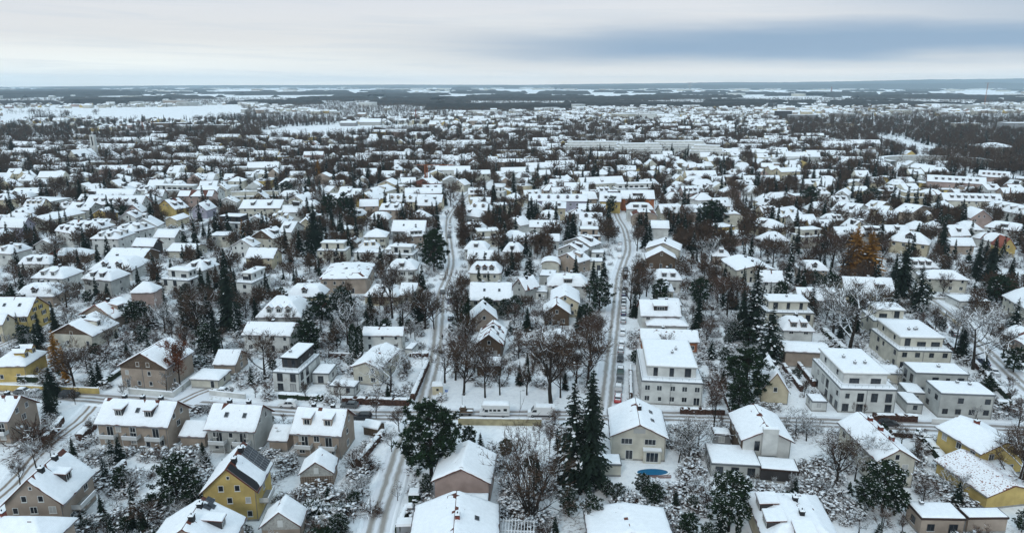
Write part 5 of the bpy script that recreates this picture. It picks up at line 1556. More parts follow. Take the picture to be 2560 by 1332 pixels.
def van():
    x, y = G('T2', 1500, 413); r = link('delivery_van', None, None, (x, y, .02), ang['X'] + math.pi)
    b = MB(); smooth_prof(b, [(-3.1, .35), (-3.15, 2.5), (1.3, 2.55), (1.75, 2.35), (2.45, 1.35), (3.2, 1.1), (3.3, .35)], 2.0, .06, 'car_white'); b.build('body', r)
    q = MB()
    for s in (-1, 1): q.face([(1.15, s * .985, 1.35), (2.3, s * .985, 1.35), (1.75, s * .955, 2.1), (1.15, s * .955, 2.1)][::-s], 'glass')
    q.build('cab_window', r); q = MB(); q.face([(2.47, -.85, 1.42), (2.47, .85, 1.42), (1.83, .8, 2.3), (1.83, -.8, 2.3)], 'glass'); q.build('windscreen', r)
    q = MB()
    for s in (-1, 1): q.box(-3.0, s * 1.0 - .012, .35, 2.0, s * 1.0 + .014, .62, 'black')
    q.build('sill_trim', r)
    for xx in (-1.9, 2.1):
        for s in (-1, 1): w = MB(); w.tube((0, -.12, 0), (0, .12, 0), .36, .36, 'tyre', 12); w.tube((0, -.13, 0), (0, .13, 0), .2, .2, 'metal', 8); w.build('wheel', r, (xx, s * .92, .36))
    b = MB(); b.box(-3.1, -.95, 2.5, 1.4, .95, 2.72, 'snow', .1); b.face([(2.55, -.85, 1.36), (2.55, .85, 1.36), (3.2, .8, 1.15), (3.2, -.8, 1.15)], 'snow'); b.build('snow_cap', r)
    reg(r, None, 'van', x, y, None, 'white delivery van right of the motorhome')
van()
def trailer():
    x, y = G('T2', 938, 402); r = link('trailer_truck', None, None, (x, y, .02), ang['X'])
    b = MB(); b.box(-1.7, -.85, .55, 1.7, .85, .75, 'metal'); b.box(-1.7, -.85, .75, 1.7, -.8, 1.15, 'boards'); b.box(-1.7, .8, .75, 1.7, .85, 1.15, 'boards'); b.build('flat_bed', r)
    b = MB(); b.tube((-.7, -.6, 1.35), (-.7, .6, 1.35), .7, .7, 'wall_n', 12); b.box(-1.4, -.6, .76, 0, .6, 1.3, 'wall_n'); b.build('load', r)
    b = MB(); b.box(.2, -.7, .76, 1.6, .7, .95, 'snow', .1); b.box(-1.1, -.5, 2.02, -.3, .5, 2.14, 'snow', .1); b.build('snow_cap', r)
    for xx in (-.9, .9):
        for s in (-1, 1): w = MB(); w.tube((0, -.1, 0), (0, .1, 0), .3, .3, 'tyre', 12); w.build('wheel', r, (xx, s * .8, .3))
    reg(r, None, 'trailer', x, y, None, 'small loaded trailer left of the motorhome')
trailer()
# ------------------------------------------------------------------ street furniture and small things
def lamp(t, x, yb, yt, nick=None):
    X_, Y_ = G(t, x, yb); px_, p1 = pix(t, x, yt); h = CAMH + Y_ / (CP + (666 - p1) / FPX * SP_) * (-SP_ + (666 - p1) / FPX * CP); h = max(2, min(h, 12))
    b = MB(); b.tube((0, 0, 0), (0, 0, h), .075, .045, 'metal', 6); r = b.build('street_lamp', None, (X_, Y_, 0))
    b = MB(); b.tube((0, 0, h - .05), (.6, 0, h + .1), .04, .03, 'metal', 5); b.box(.4, -.1, h + .05, 1.0, .1, h + .15, 'metal'); b.box(.45, -.07, h + .03, .95, .07, h + .05, 'lampglass'); b.build('lamp_head', r)
    reg(r, 'grey street lamp', 'street lamp', X_, Y_, 'street lamps', nick)
for a in (('T2', 1342, 368, 228, 'slim street lamp between motorhome and van'), ('T2', 910, 338, 250), ('T5', 612, 1075, 905, 'dark pole beside the hedge on the left street'), ('T3', 2465, 250, 150, 'curved street lamp on the right street'), ('T5', 1012, 430, 330), ('T6', 1885, 720, 590), ('T2', 383, 670, 540), ('T5', 2150, 900, 800), ('T5', 2165, 640, 560), ('T5', 870, 620, 540)): lamp(*a)
X_, Y_ = G('T2', 793, 292); b = MB(); b.tube((0, 0, 0), (0, 0, 2.6), .04, .04, 'metal', 6); r = b.build('parking_sign', None, (X_, Y_, 0)); b = MB(); b.box(-.32, -.06, 2.0, .32, -.045, 2.65, 'signblue'); sg = b.build('sign_plate', r); b = MB()
b.box(-.12, -.07, 2.1, -.04, -.061, 2.55, 'wtrim'); b.box(-.12, -.07, 2.48, .12, -.061, 2.55, 'wtrim'); b.box(-.12, -.07, 2.28, .12, -.061, 2.35, 'wtrim'); b.box(.05, -.071, 2.28, .12, -.0605, 2.55, 'wtrim'); b.build('letter', sg); reg(r, None, 'sign', X_, Y_, None, 'blue parking sign beside the small cream kiosk')
X_, Y_ = G('T2', 728, 245); r = link('kiosk', None, None, (X_, Y_, 0), .05); b = MB(); b.box(-1.3, -1, 0, 1.3, 1, 2.3, 'wall_c'); b.build('wall', r); b = MB(); b.box(-1.45, -1.15, 2.3, 1.45, 1.15, 2.42, 'wtrim'); rf = b.build('roof', r); b = MB(); b.box(-1.45, -1.15, 2.42, 1.45, 1.15, 2.85, 'snow', .25); b.build('snow_cap', rf); b = MB(); b.box(-.3, -1.04, 1.1, .3, -1.0, 1.7, 'black'); b.build('vent', r); reg(r, None, 'kiosk', X_, Y_, None, 'small cream kiosk with thick snow cap'); FOOT.append((X_, Y_, 1, 0, 1.5, 1.2))
X_, Y_ = G('T2', 255, 540); r = link('garden_shed', None, None, (X_, Y_, 0), -.35); b = MB(); b.extrude([(-1.4, 0), (1.4, 0), (1.4, 2.0), (0, 2.7), (-1.4, 2.0)], -1.8, 1.8, 'boards'); b.build('wall', r); b = MB(); b.extrude([(-1.7, 1.95), (0, 2.8), (1.7, 1.95), (1.7, 2.25), (0, 3.15), (-1.7, 2.25)], -2.0, 2.0, 'roofsnow'); b.build('snowy_roof', r); reg(r, None, 'shed', X_, Y_, None, 'dark wooden garden shed with snowy roof'); FOOT.append((X_, Y_, 1, 0, 2, 2))
X_, Y_ = G('T2', 512, 1262); r = link('bin_shelter', None, None, (X_, Y_, 0), .05); b = MB(); b.box(-2, -1, 0, 2, 1, 1.5, 'metal'); b.build('box', r); b = MB(); b.box(-2.1, -1.1, 1.5, 2.1, 1.1, 1.9, 'snow', .15); b.build('snow_cap', r); reg(r, None, 'bin shelter', X_, Y_, None, 'grey bin shelter under a snow cap'); FOOT.append((X_, Y_, 1, 0, 2.2, 1.2))
for t, x, y, nk in (('T2', 522, 1145, 'near snow-capped gate post'), ('T2', 555, 1040, 'far snow-capped hedge block')):
    X_, Y_ = G(t, x, y); r = link('gate_post', None, None, (X_, Y_, 0)); b = MB(); s_ = .55 if 'post' in nk else 1.0; b.box(-s_, -s_, 0, s_, s_, 1.7, 'wall_s' if 'post' in nk else 'hedgeg'); b.build('pillar', r); b = MB(); b.box(-s_ - .05, -s_ - .05, 1.7, s_ + .05, s_ + .05, 2.15, 'snow', .2); b.build('snow_cap', r); reg(r, None, 'gate post', X_, Y_, None, nk)
# pergola
A = Vector(G('T2', 1170, 1190, 2.4)); B = Vector(G('T2', 1445, 1200, 2.4)); L = (B - A).length; r = link('pergola', None, None, (A.x, A.y, 0), math.atan2(B.y - A.y, B.x - A.x))
for i in range(3):
    for j in range(2): b = MB(); b.box(-.07, -.07, 0, .07, .07, 2.3, 'wtrim'); b.build('post', r, (L * i / 2, -5.6 + 5.6 * j, 0))
for j in range(3): b = MB(); b.box(-.2, -.06, 0, L + .2, .06, .16, 'wtrim'); b.box(-.2, -.07, .16, L + .2, .07, .27, 'snow'); b.build('beam', r, (0, -5.6 + 2.8 * j, 2.3))
for i in range(13): b = MB(); b.box(-.04, -5.8, 0, .04, .2, .12, 'wall_l'); b.box(-.05, -5.8, .12, .05, .2, .19, 'snow'); b.build('rafter', r, (L * i / 12, 0, 2.58))
reg(r, None, 'pergola', A.x + 3, A.y - 2, None, 'snow-dusted white pergola at the bottom edge'); FOOT.append((A.x + L / 2, A.y - 2.8, 1, 0, L / 2, 3))
# pool
X_, Y_ = G('T2', 2325, 838); V = []; r = link('swimming_pool', None, None, (X_, Y_, 0), .02); b = MB(); n = 28
b.face([(3.1 * math.cos(6.283 * i / n), 1.25 * math.sin(6.283 * i / n), .16) for i in range(n)], 'pool'); b.build('pool_cover', r); b = MB()
for i in range(n):
    a, c = 6.283 * i / n, 6.283 * (i + 1) / n; q = [(k * 3.1 * math.cos(t_), k * 1.25 * math.sin(t_)) for k, t_ in ((1, a), (1.13, a), (1.13, c), (1, c))]
    b.face([(*q[0], .24), (*q[1], .24), (*q[2], .24), (*q[3], .24)], 'snow'); b.face([(*q[1], -.05), (*q[2], -.05), (*q[2], .24), (*q[1], .24)], 'rail'); b.face([(*q[0], .1), (*q[3], .1), (*q[3], .24), (*q[0], .24)], 'rail')
b.build('rim', r); reg(r, None, 'swimming pool', X_, Y_, None, 'blue oval swimming pool in the snow'); FOOT.append((X_, Y_, 1, 0, 4.6, 2.4))
X1, Y1 = G('T2', 2230, 878); X2, Y2 = G('T2', 2460, 872); L = X2 - X1; r = link('pool_fence', None, None, (X1, Y1, 0)); b = MB()
for i in range(44): b.box(L * i / 43 - .04, -.02, 0, L * i / 43 + .04, .02, .75, 'wall_r')
b.build('pickets', r); b = MB(); b.box(0, .021, .2, L, .05, .28, 'wall_r'); b.box(0, .021, .55, L, .05, .63, 'wall_r'); b.build('rail', r); reg(r, None, 'fence', (X1 + X2) / 2, Y1, None, 'low red picket fence before the pool')
# person and dog
def skinfig(name, joints, edges, m, parent=None, loc=(0, 0, 0), rot=0, sub=1):
    me = bpy.data.meshes.new(name); me.from_pydata([j[:3] for j in joints], edges, []); me.materials.append(M[m]); o = link(name, me, parent, loc, rot)
    s = o.modifiers.new('skin', 'SKIN'); me.skin_vertices
    if not me.skin_vertices: pass
    for i, j in enumerate(joints):
        v = me.skin_vertices[0].data[i]; v.radius = (j[3], j[4] if len(j) > 4 else j[3]); v.use_root = i == 0
    u = o.modifiers.new('sub', 'SUBSURF'); u.levels = u.render_levels = sub; return o
def add_skin_layer(me): pass
def figure(t, x, y, rot, nick):
    X_, Y_ = G(t, x, y); r = link('person', None, None, (X_, Y_, 0), rot)
    J = [(0, 0, .95, .15, .12), (0, 0, 1.2, .15, .11), (0, 0, 1.42, .17, .10), (0, 0, 1.52, .06), (0, .01, 1.6, .075, .09), (0, .01, 1.72, .085, .10), (.19, 0, 1.4, .065), (.24, -.05, 1.15, .05), (.2, -.22, .98, .04), (-.19, 0, 1.4, .065), (-.24, .05, 1.15, .05), (-.22, -.02, .92, .04),
         (.1, 0, .85, .10), (.11, -.12, .5, .075), (.11, -.16, .1, .06), (.11, -.3, .05, .05), (-.1, 0, .85, .10), (-.11, .1, .5, .075), (-.11, .22, .12, .06), (-.11, .1, .05, .05)]
    E = [(0, 1), (1, 2), (2, 3), (3, 4), (4, 5), (2, 6), (6, 7), (7, 8), (2, 9), (9, 10), (10, 11), (0, 12), (12, 13), (13, 14), (14, 15), (0, 16), (16, 17), (17, 18), (18, 19)]
    skinfig('body', J, E, 'cloth', r); b = MB(); b.tube((0, .01, 1.66), (0, .01, 1.83), .115, .07, 'black', 8); b.build('hat', r); b = MB(); b.box(-.06, -.1, 1.58, .06, -.07, 1.68, 'skin', .01); b.build('face', r)
    reg(r, 'person walking in dark clothes', 'person', X_, Y_, None, nick)
figure('T2', 50, 1178, 2.9, 'person in dark clothes walking a dog'); figure('T5', 763, 860, 0.1, 'person in dark clothes walking up the left street')
X_, Y_ = G('T2', 12, 1215); r = skinfig('dog', [(0, 0, .48, .12, .14), (.35, 0, .5, .13, .15), (.5, 0, .66, .07), (.6, 0, .78, .085), (.76, 0, .74, .045), (-.3, 0, .48, .11), (-.5, 0, .6, .03), (-.65, 0, .72, .02), (.34, .09, .3, .05), (.34, .1, .05, .035), (.34, -.09, .3, .05), (.38, -.1, .05, .035), (-.3, .09, .32, .06), (-.36, .1, .2, .035), (-.32, .1, .04, .035), (-.3, -.09, .32, .06), (-.36, -.1, .2, .035), (-.3, -.1, .04, .035)],
    [(0, 1), (1, 2), (2, 3), (3, 4), (0, 5), (5, 6), (6, 7), (1, 8), (8, 9), (1, 10), (10, 11), (5, 12), (12, 13), (13, 14), (5, 15), (15, 16), (16, 17)], 'dogfur', None, (X_, Y_, 0), 1.9)
reg(r, None, 'dog', X_, Y_, None, 'light brown dog beside the walking person')
# ------------------------------------------------------------------ trees placed one by one
for row in (l for l in TREE_ROWS.strip().split('\n') if l.strip()): place_tree(row)
# ------------------------------------------------------------------ scatter tests
FT = None
def foot_arr():
    global FT; FT = np.array(FOOT)
def clear_of(x, y, r):
    dx, dy = x - FT[:, 0], y - FT[:, 1]; u = dx * FT[:, 2] + dy * FT[:, 3]; v = -dx * FT[:, 3] + dy * FT[:, 2]
    return not np.any((np.abs(u) < FT[:, 4] + r) & (np.abs(v) < FT[:, 5] + r))
SPTS = np.array([(p.x, p.y, w / 2) for pts, w in STREET for p in pts])
def off_street(x, y, r): return not np.any((SPTS[:, 0] - x) ** 2 + (SPTS[:, 1] - y) ** 2 < (SPTS[:, 2] + r + 1.2) ** 2)
def inpoly(px, py, poly):
    c = False; j = len(poly) - 1
    for i in range(len(poly)):
        xi, yi = poly[i]; xj, yj = poly[j]
        if (yi > py) != (yj > py) and px < (xj - xi) * (py - yi) / (yj - yi) + xi: c = not c
        j = i
    return c
# regions read in the photo (2560 wide): snowfields stay open, woods carry trees only
FIELD = [[(0, 272), (200, 272), (420, 268), (600, 262), (615, 290), (450, 305), (230, 300), (100, 298), (0, 320)], [(170, 292), (600, 290), (590, 300), (240, 305)],
         [(640, 330), (720, 318), (860, 312), (1060, 316), (1115, 322), (1090, 330), (930, 335), (800, 348), (660, 350)], [(240, 348), (420, 346), (420, 356), (60, 358), (60, 350)],
         [(1250, 286), (1295, 287), (1290, 298), (1255, 298)], [(1115, 1055), (1340, 1055), (1300, 1130), (1130, 1110)], [(2180, 340), (2250, 345), (2310, 362), (2420, 385), (2300, 392), (2200, 358)],
         [(1130, 960), (1500, 985), (1500, 1040), (1110, 1035)], [(2180, 440), (2560, 470), (2560, 440), (2200, 425)], [(1900, 300), (2070, 282), (2100, 288), (1990, 302)]]
WOOD = [[(1960, 300), (2560, 285), (2560, 460), (2440, 440), (2300, 400), (2180, 375), (2080, 350), (1990, 345), (1900, 318)], [(0, 235), (2560, 225), (2560, 262), (1900, 262), (1400, 275), (850, 285), (640, 262), (0, 262)],
        [(0, 335), (240, 340), (400, 335), (640, 350), (640, 362), (420, 348), (200, 346), (0, 400)], [(850, 262), (1400, 262), (1400, 282), (1000, 288), (850, 300)], [(600, 285), (850, 288), (900, 318), (700, 318), (620, 330)], [(920, 320), (1100, 322), (1100, 345), (920, 350)]]
BUILT = [(0, 352), (150, 358), (420, 352), (560, 352), (900, 345), (1000, 335), (1120, 318), (870, 320), (850, 300), (1100, 290), (1250, 282), (1390, 272), (1700, 268), (1900, 285), (1970, 310), (1985, 345), (2090, 352), (2180, 380), (2300, 400), (2440, 440), (2560, 470), (2560, 640), (0, 640)]
def region(px, py):
    for f in FIELD:
        if inpoly(px, py, f): return 'f'
    if inpoly(px, py, BUILT): return 'b'
    for f in WOOD:
        if inpoly(px, py, f): return 'w'
    return '-'
rf_ = random.Random(99)
# landmark buildings further out -------------------------------------------------------
def simple(name, nick, cat, t, x, y, W, D_, e, rise, typ, wc, rot=0, z0=0, wins=True, fl=()):
    X_, Y_ = G(t, x, y); return house(W, D_, e, typ, rise, wc, list(fl) + ['u', 'c0'] + ([] if wins else ['n']), X_, Y_ + D_ / 2, rot, nick, int(x), cat, name)
# stepped apartment complex
A0 = [(1480, 386, 60, 0.0), (1600, 392, 50, .06), (1700, 384, 60, -.08), (1770, 398, 34, -.3)]
for i, (px_, py_, L, ro) in enumerate(A0):
    X_, Y_ = unproj(px_, py_ + 6); nick = ['leftmost stepped block of the long apartment complex', 'long stepped apartment complex, middle block', 'third stepped block of the long apartment complex', 'rightmost stepped block of the long apartment complex'][i]
    r = house(L, 16, 10, 'f', 0, 'w', ['c0', 'u'], X_, Y_ + 8, ro, nick, i, 'apartment building', 'apartment_building')
    for k, (ins, z) in enumerate(((2.2, 10), (4.4, 12.6))):
        b = MB(); b.box(-L / 2 + ins, -8 + ins, z, L / 2 - ins, 8 - ins * .4, z + 2.5, 'wall_w'); up = b.build('upper_storey', r); roof_parts(up, 'f', L - 2 * ins + .8, 16 - ins * 1.4, 0, z + 2.75, 3, '', 'wtrim', names=('upper_roof', 'upper_snow'), cy=ins * .3)
# church and its tower
X_, Y_ = G('M1', 935, 250); px_, ty = pix('M1', 905, -5); h = CAMH + Y_ / (CP + (666 - ty) / FPX * SP_) * (-SP_ + (666 - ty) / FPX * CP)
b = MB(); b.box(-2.2, -1.9, 0, 2.2, 1.9, h, 'wall_w'); r = b.build('church_tower', None, (X_, Y_, 0)); b = MB(); b.box(-.6, -1.96, h * .62, .6, -1.901, h * .95, 'glass'); b.build('belfry_slot', r); b = MB(); b.box(-2.3, -2, h, 2.3, 2, h + .3, 'snow'); b.build('snow_cap', r)
reg(r, None, 'church tower', X_, Y_, None, 'slim white church tower at upper left'); FOOT.append((X_, Y_, 1, 0, 3, 3))
X_, Y_ = G('M1', 760, 305); r = house(24, 22, 3.5, 'G', 12, 'e', ['c0', 'n', 'x', 'K'], X_ - 2, Y_ + 12, -.35, 'church with steep dark roof beside the tower', 3, 'church', 'church')
# arena and other large roofs on the right
X_, Y_ = unproj(2340, 415); n = 40; r = link('curved_stand', None, None, (X_, Y_, 0)); V = []; F = []; b = MB()
for i in range(n):
    a, c = math.pi * (-.1 + 1.2 * i / n), math.pi * (-.1 + 1.2 * (i + 1) / n); R1, R2 = 46, 53
    q = [(R1 * math.cos(a), R1 * .8 * math.sin(a)), (R2 * math.cos(a), R2 * .8 * math.sin(a)), (R2 * math.cos(c), R2 * .8 * math.sin(c)), (R1 * math.cos(c), R1 * .8 * math.sin(c))]
    b.face([(*p, 6) for p in q], 'roofsnow'); b.face([(*q[0], 0), (*q[0], 6), (*q[3], 6), (*q[3], 0)], 'wall_l'); b.face([(*q[1], 0), (*q[2], 0), (*q[2], 6), (*q[1], 6)], 'wall_l')
b.build('stand_wall', r); reg(r, None, 'stand', X_, Y_, None, 'curved pale ring building near the right-hand wood'); FOOT.append((X_, Y_ + 18, 1, 0, 56, 44))
BIG = [('O', 2010, 302, 60, 18, 12, 0, 'f', 's', 'dark office block beyond the right-hand gardens'), ('O', 1960, 296, 34, 16, 16, 0, 'f', 'k', 'taller dark wing of the far office block'), ('O', 2420, 320, 44, 18, 8, 0, 'f', 'e', 'long low white hall in the right-hand wood'), ('O', 2555, 330, 50, 26, 14, 0, 'f', 's', 'grey glazed office at the right edge'),
       ('O', 2090, 315, 70, 12, 5, 0, 'f', 'c', 'low cream hall by the right-hand wood'), ('O', 870, 316, 30, 18, 6, 3, 'g', 's', 'farm barn behind the large snowfield'), ('O', 925, 314, 40, 22, 6, 6, 'g', 'l', 'large farm barn behind the large snowfield'), ('O', 340, 340, 70, 30, 5, 0, 'f', 's', 'low grey industrial hall at left'), ('O', 500, 324, 90, 20, 7, 0, 'f', 's', 'dark industrial hall left of the snowfield'), ('O', 420, 320, 60, 20, 8, 0, 'f', 'n', 'brownish factory block left of the snowfield'),
       ('O', 1760, 236, 40, 20, 20, 0, 'f', 'r', 'red hall near the horizon'), ('O', 2520, 460, 60, 14, 4, 0, 'f', 'e', 'long low hall at the right edge'), ('O', 2500, 385, 38, 30, 7, 4, 'h', 'e', 'snowy hipped block in the right-hand wood')]
for i, (t, x, y, W, Dd, e, ri, ty, wc, nk) in enumerate(BIG): simple('hall', nk, 'hall', t, x, y, W, Dd, e, ri, ty, wc, 0, wins=False)
# tv tower, chimney stacks, cranes
def tower(px_, py_, ytop, nick, name, cat, kind):
    X_, Y_ = unproj(px_, py_); h = CAMH + Y_ / (CP + (666 - ytop) / FPX * SP_) * (-SP_ + (666 - ytop) / FPX * CP); b = MB(); w = Y_ / 1700 * 1.2
    if kind == 'tv': b.tube((0, 0, 0), (0, 0, h * .8), w * 1.6, w * .9, 'concrete', 8); b.tube((0, 0, h * .8), (0, 0, h), w * .5, w * .2, 'redp', 6)
    elif kind == 'stack': b.tube((0, 0, 0), (0, 0, h), w * 1.4, w, 'brick', 10)
    else:
        for s in ((-1, -1), (1, -1), (1, 1), (-1, 1)): b.tube((s[0] * .9, s[1] * .9, 0), (s[0] * .9, s[1] * .9, h), .16, .16, 'crane', 4)
        n = int(h / 2)
        for i in range(n):
            for s in ((-1, -1, 1, -1), (1, -1, 1, 1), (1, 1, -1, 1), (-1, 1, -1, -1)): b.tube((s[0] * .9, s[1] * .9, h * i / n), (s[2] * .9, s[3] * .9, h * (i + 1) / n), .1, .1, 'crane', 3)
    r = b.build(name, None, (X_, Y_, 0))
    if kind == 'tv': b = MB(); b.tube((0, 0, h * .6), (0, 0, h * .68), w * 5, w * 5, 'concrete', 14); b.tube((0, 0, h * .72), (0, 0, h * .75), w * 3, w * 3, 'concrete', 12); b.build('pod', r)
    if kind == 'crane': b = MB(); b.box(-7, -.15, h, 20, .15, h + .3, 'crane'); b.build('jib', r); b = MB(); b.box(-9, -.7, h - 1.4, -6.5, .7, h, 'concrete'); b.build('counterweight', r)
    reg(r, None, cat, X_, Y_, None, nick)
tower(1724, 228, 207, 'slender television tower on the horizon', 'television_tower', 'tower', 'tv'); tower(1040, 296, 274, 'red chimney stack in the far wood', 'chimney_stack', 'chimney stack', 'stack'); tower(2078, 232, 217, 'pale chimney stack on the horizon, right', 'chimney_stack', 'chimney stack', 'stack')
tower(1067, 478, 413, 'orange building crane beyond the centre', 'building_crane', 'crane', 'crane'); tower(358, 330, 306, 'orange crane behind the industrial hall', 'building_crane', 'crane', 'crane'); tower(2460, 268, 208, 'tall pylon mast at the far right', 'lattice_mast', 'mast', 'crane')
# green-roofed small extras done; houses that fill the mid distance ---------------------------------
foot_arr(); COLS = 'wwwwlleeeccbbpy'; far = []; nh = sum(1 for o in bpy.data.objects if o.name.split('.')[0] == 'house')
def fitrot(x, y): return .12 * math.sin(x / 160 + 1) + .10 * math.sin(y / 210)
cells = []; y = 215.0
while y < 2600:
    row = 21 if y < 900 else 25; x = -y * .9 - 40
    while x < y * .9 + 40:
        cells.append((x + rf_.uniform(-4, 4), y + rf_.uniform(-4, 4), row)); x += 17.5 if y < 900 else 21
    y += row
cells.sort(key=lambda c: c[1]); MAXH = 300
for x, y, row in cells:
    px_, py_ = proj(x, y)
    if px_ < -120 or px_ > 2680 or py_ > 640: continue
    rg = region(px_, py_)
    if rg != 'b' and not (rg == '-' and rf_.random() < .35 and py_ < 330): continue
    if rf_.random() < (.16 if y < 700 else .42): continue
    w, d = rf_.uniform(9, 13.5), rf_.uniform(8.5, 10.5)
    if rf_.random() < .14: w = rf_.uniform(18, 34)
    if not clear_of(x, y, w * .45) or not off_street(x, y, 4): continue
    if any(abs(x - tx) < tr + 3 and abs(y - ty) < tr + 3 for tx, ty, tr, k in TREES if k not in 'qQx'): continue
    t = rf_.choices('gGhtf', (34, 24, 16, 14, 12))[0]; e = rf_.choice((3.6, 4.4, 5.2, 5.8)); ri = rf_.uniform(2.6, 4.6); wc = rf_.choice(COLS)
    if w > 16: t = rf_.choice('gggf'); e = rf_.choice((5.6, 6.5, 8))
    if t == 't': ri = 3.2
    if nh < MAXH:
        fl = (['r'] if rf_.random() < .35 else []) + [rf_.choice(('d1', 'd2', 'd3', 'v1', 'v2', 'x', 'D1', 'u')), rf_.choice(('c1', 'c2', 'u', 'c1'))]
        if t == 'f': fl = ['P'] if rf_.random() < .5 else ['u']; ri = 0
        house(w, d, e, t, ri, wc, fl, x, y, fitrot(x, y) + rf_.choice((0, 0, 1.57)) * 0 + rf_.uniform(-.12, .12), None, nh); nh += 1; foot_arr()
    else: far.append((x, y, w, d, e, ri if t != 'f' else .3, t, wc, fitrot(x, y) + rf_.uniform(-.15, .15))); FOOT.append((x, y, 1, 0, w / 2, d / 2))
foot_arr()
# the rest of the town: one mass
def mass_houses(name, items, label):
    V = []; T = []; mi = []; mats = ['wall_' + c for c in 'wlecbpy'] + ['roofsnow', 'dtile', 'glass']; n = 0
    for x, y, w, d, e, ri, t, wc, ro in items:
        cs, sn = math.cos(ro), math.sin(ro); wl = mats.index('wall_' + wc)
        if t == 'G': w_, d_ = d, w; cs, sn = math.cos(ro + 1.5708), math.sin(ro + 1.5708)
        else: w_, d_ = w, d
        hw, hd = w_ / 2 - .4, d_ / 2 - .4; rx = {'g': w_ / 2, 'G': w_ / 2, 'h': max(.3, w_ / 2 - d_ / 2), 't': max(.3, w_ / 2 - 2.5), 'f': w_ / 2}[t]; ry = {'t': d_ / 2 - 2.5, 'f': d_ / 2}.get(t, 0)
        P = [(-hw, -hd, 0), (hw, -hd, 0), (hw, hd, 0), (-hw, hd, 0), (-hw, -hd, e), (hw, -hd, e), (hw, hd, e), (-hw, hd, e)]
        tt = [(0, 1, 5), (0, 5, 4), (1, 2, 6), (1, 6, 5), (2, 3, 7), (2, 7, 6), (3, 0, 4), (3, 4, 7)]; mm = [wl] * 8
        b0 = len(P); P += [(-w_ / 2, -d_ / 2, e), (w_ / 2, -d_ / 2, e), (w_ / 2, d_ / 2, e), (-w_ / 2, d_ / 2, e), (-rx, -ry, e + ri), (rx, -ry, e + ri), (rx, ry, e + ri), (-rx, ry, e + ri)]
        for a, b_ in ((0, 1), (1, 2), (2, 3), (3, 0)):
            sidewall = t in 'gG' and a in (1, 3); tt += [(b0 + a, b0 + b_, b0 + 4 + b_), (b0 + a, b0 + 4 + b_, b0 + 4 + a)]; mm += [wl if sidewall else 7] * 2
        tt += [(b0 + 4, b0 + 5, b0 + 6), (b0 + 4, b0 + 6, b0 + 7)]; mm += [7, 7]
        if t == 't' or rf_.random() < .5:      # dormer and chimney lumps
            for sx in ((-.22, .22) if t == 't' else (rf_.uniform(-.2, .2),)):
                k = len(P); X0 = sx * w_; P += [(X0 - 1, -d_ * .36, e + ri * .15), (X0 + 1, -d_ * .36, e + ri * .15), (X0 + 1, -d_ * .36, e + ri * .15 + 1.3), (X0 - 1, -d_ * .36, e + ri * .15 + 1.3), (X0 + 1.1, 0, e + ri * .98), (X0 - 1.1, 0, e + ri * .98)]
                tt += [(k, k + 1, k + 2), (k, k + 2, k + 3), (k + 3, k + 2, k + 4), (k + 3, k + 4, k + 5), (k + 1, k + 4, k + 2), (k, k + 3, k + 5)]; mm += [8, 8, 7, 7, 8, 8]
        nwin = max(2, int(w_ / 3.4))
        for s in range(max(1, int(e / 2.8))):
            for i in range(nwin):
                if y > 1500 or rf_.random() < .25: continue
                k = len(P); X0 = -hw + 2 * hw * (i + .5) / nwin; z = s * 2.75 + 1
                P += [(X0 - .55, -hd - .04, z), (X0 + .55, -hd - .04, z), (X0 + .55, -hd - .04, z + 1.25), (X0 - .55, -hd - .04, z + 1.25)]; tt += [(k, k + 1, k + 2), (k, k + 2, k + 3)]; mm += [9, 9]
        P = np.array(P); Q = P.copy(); Q[:, 0] = P[:, 0] * cs - P[:, 1] * sn + x; Q[:, 1] = P[:, 0] * sn + P[:, 1] * cs + y
        V.append(Q); T.append(np.array(tt) + n); mi += mm; n += len(P)
    o = link(name, npmesh(name, np.concatenate(V), np.concatenate(T), mi, mats)); tag(o, label, 'houses', None, 'stuff'); return o
for y0 in range(0): pass
# villages, halls and estates beyond 1.5 km as part of the same mass
for _ in range(2400):
    D_ = 1500 * math.exp(rf_.random() ** .8 * math.log(8.5)); py_t = 0; x = rf_.uniform(-.82, .82) * D_; y = D_; px_, py_ = proj(x, y)
    q = noise.noise(Vector((x / 900, y / 1500, 2.0))) + (.25 if px_ > 1500 else 0)
    if q < .05 or region(px_, py_) == 'f' or (region(px_, py_) == 'w' and rf_.random() < .92): continue
    s = 1 + D_ / 3500; big = rf_.random() < .22
    far.append((x, y, rf_.uniform(10, 16) * s * (3.2 if big else 1), 10 * s * (2 if big else 1), rf_.uniform(5, 9) * (1.5 if big else 1) * (s ** .35), 3.0 if not big else .5, 'f' if big else 'g', rf_.choice('wlewbe'), rf_.uniform(-.4, .4)))
mass_houses('distant_houses', far, 'snowy roofs of the town filling the distance to the plain')
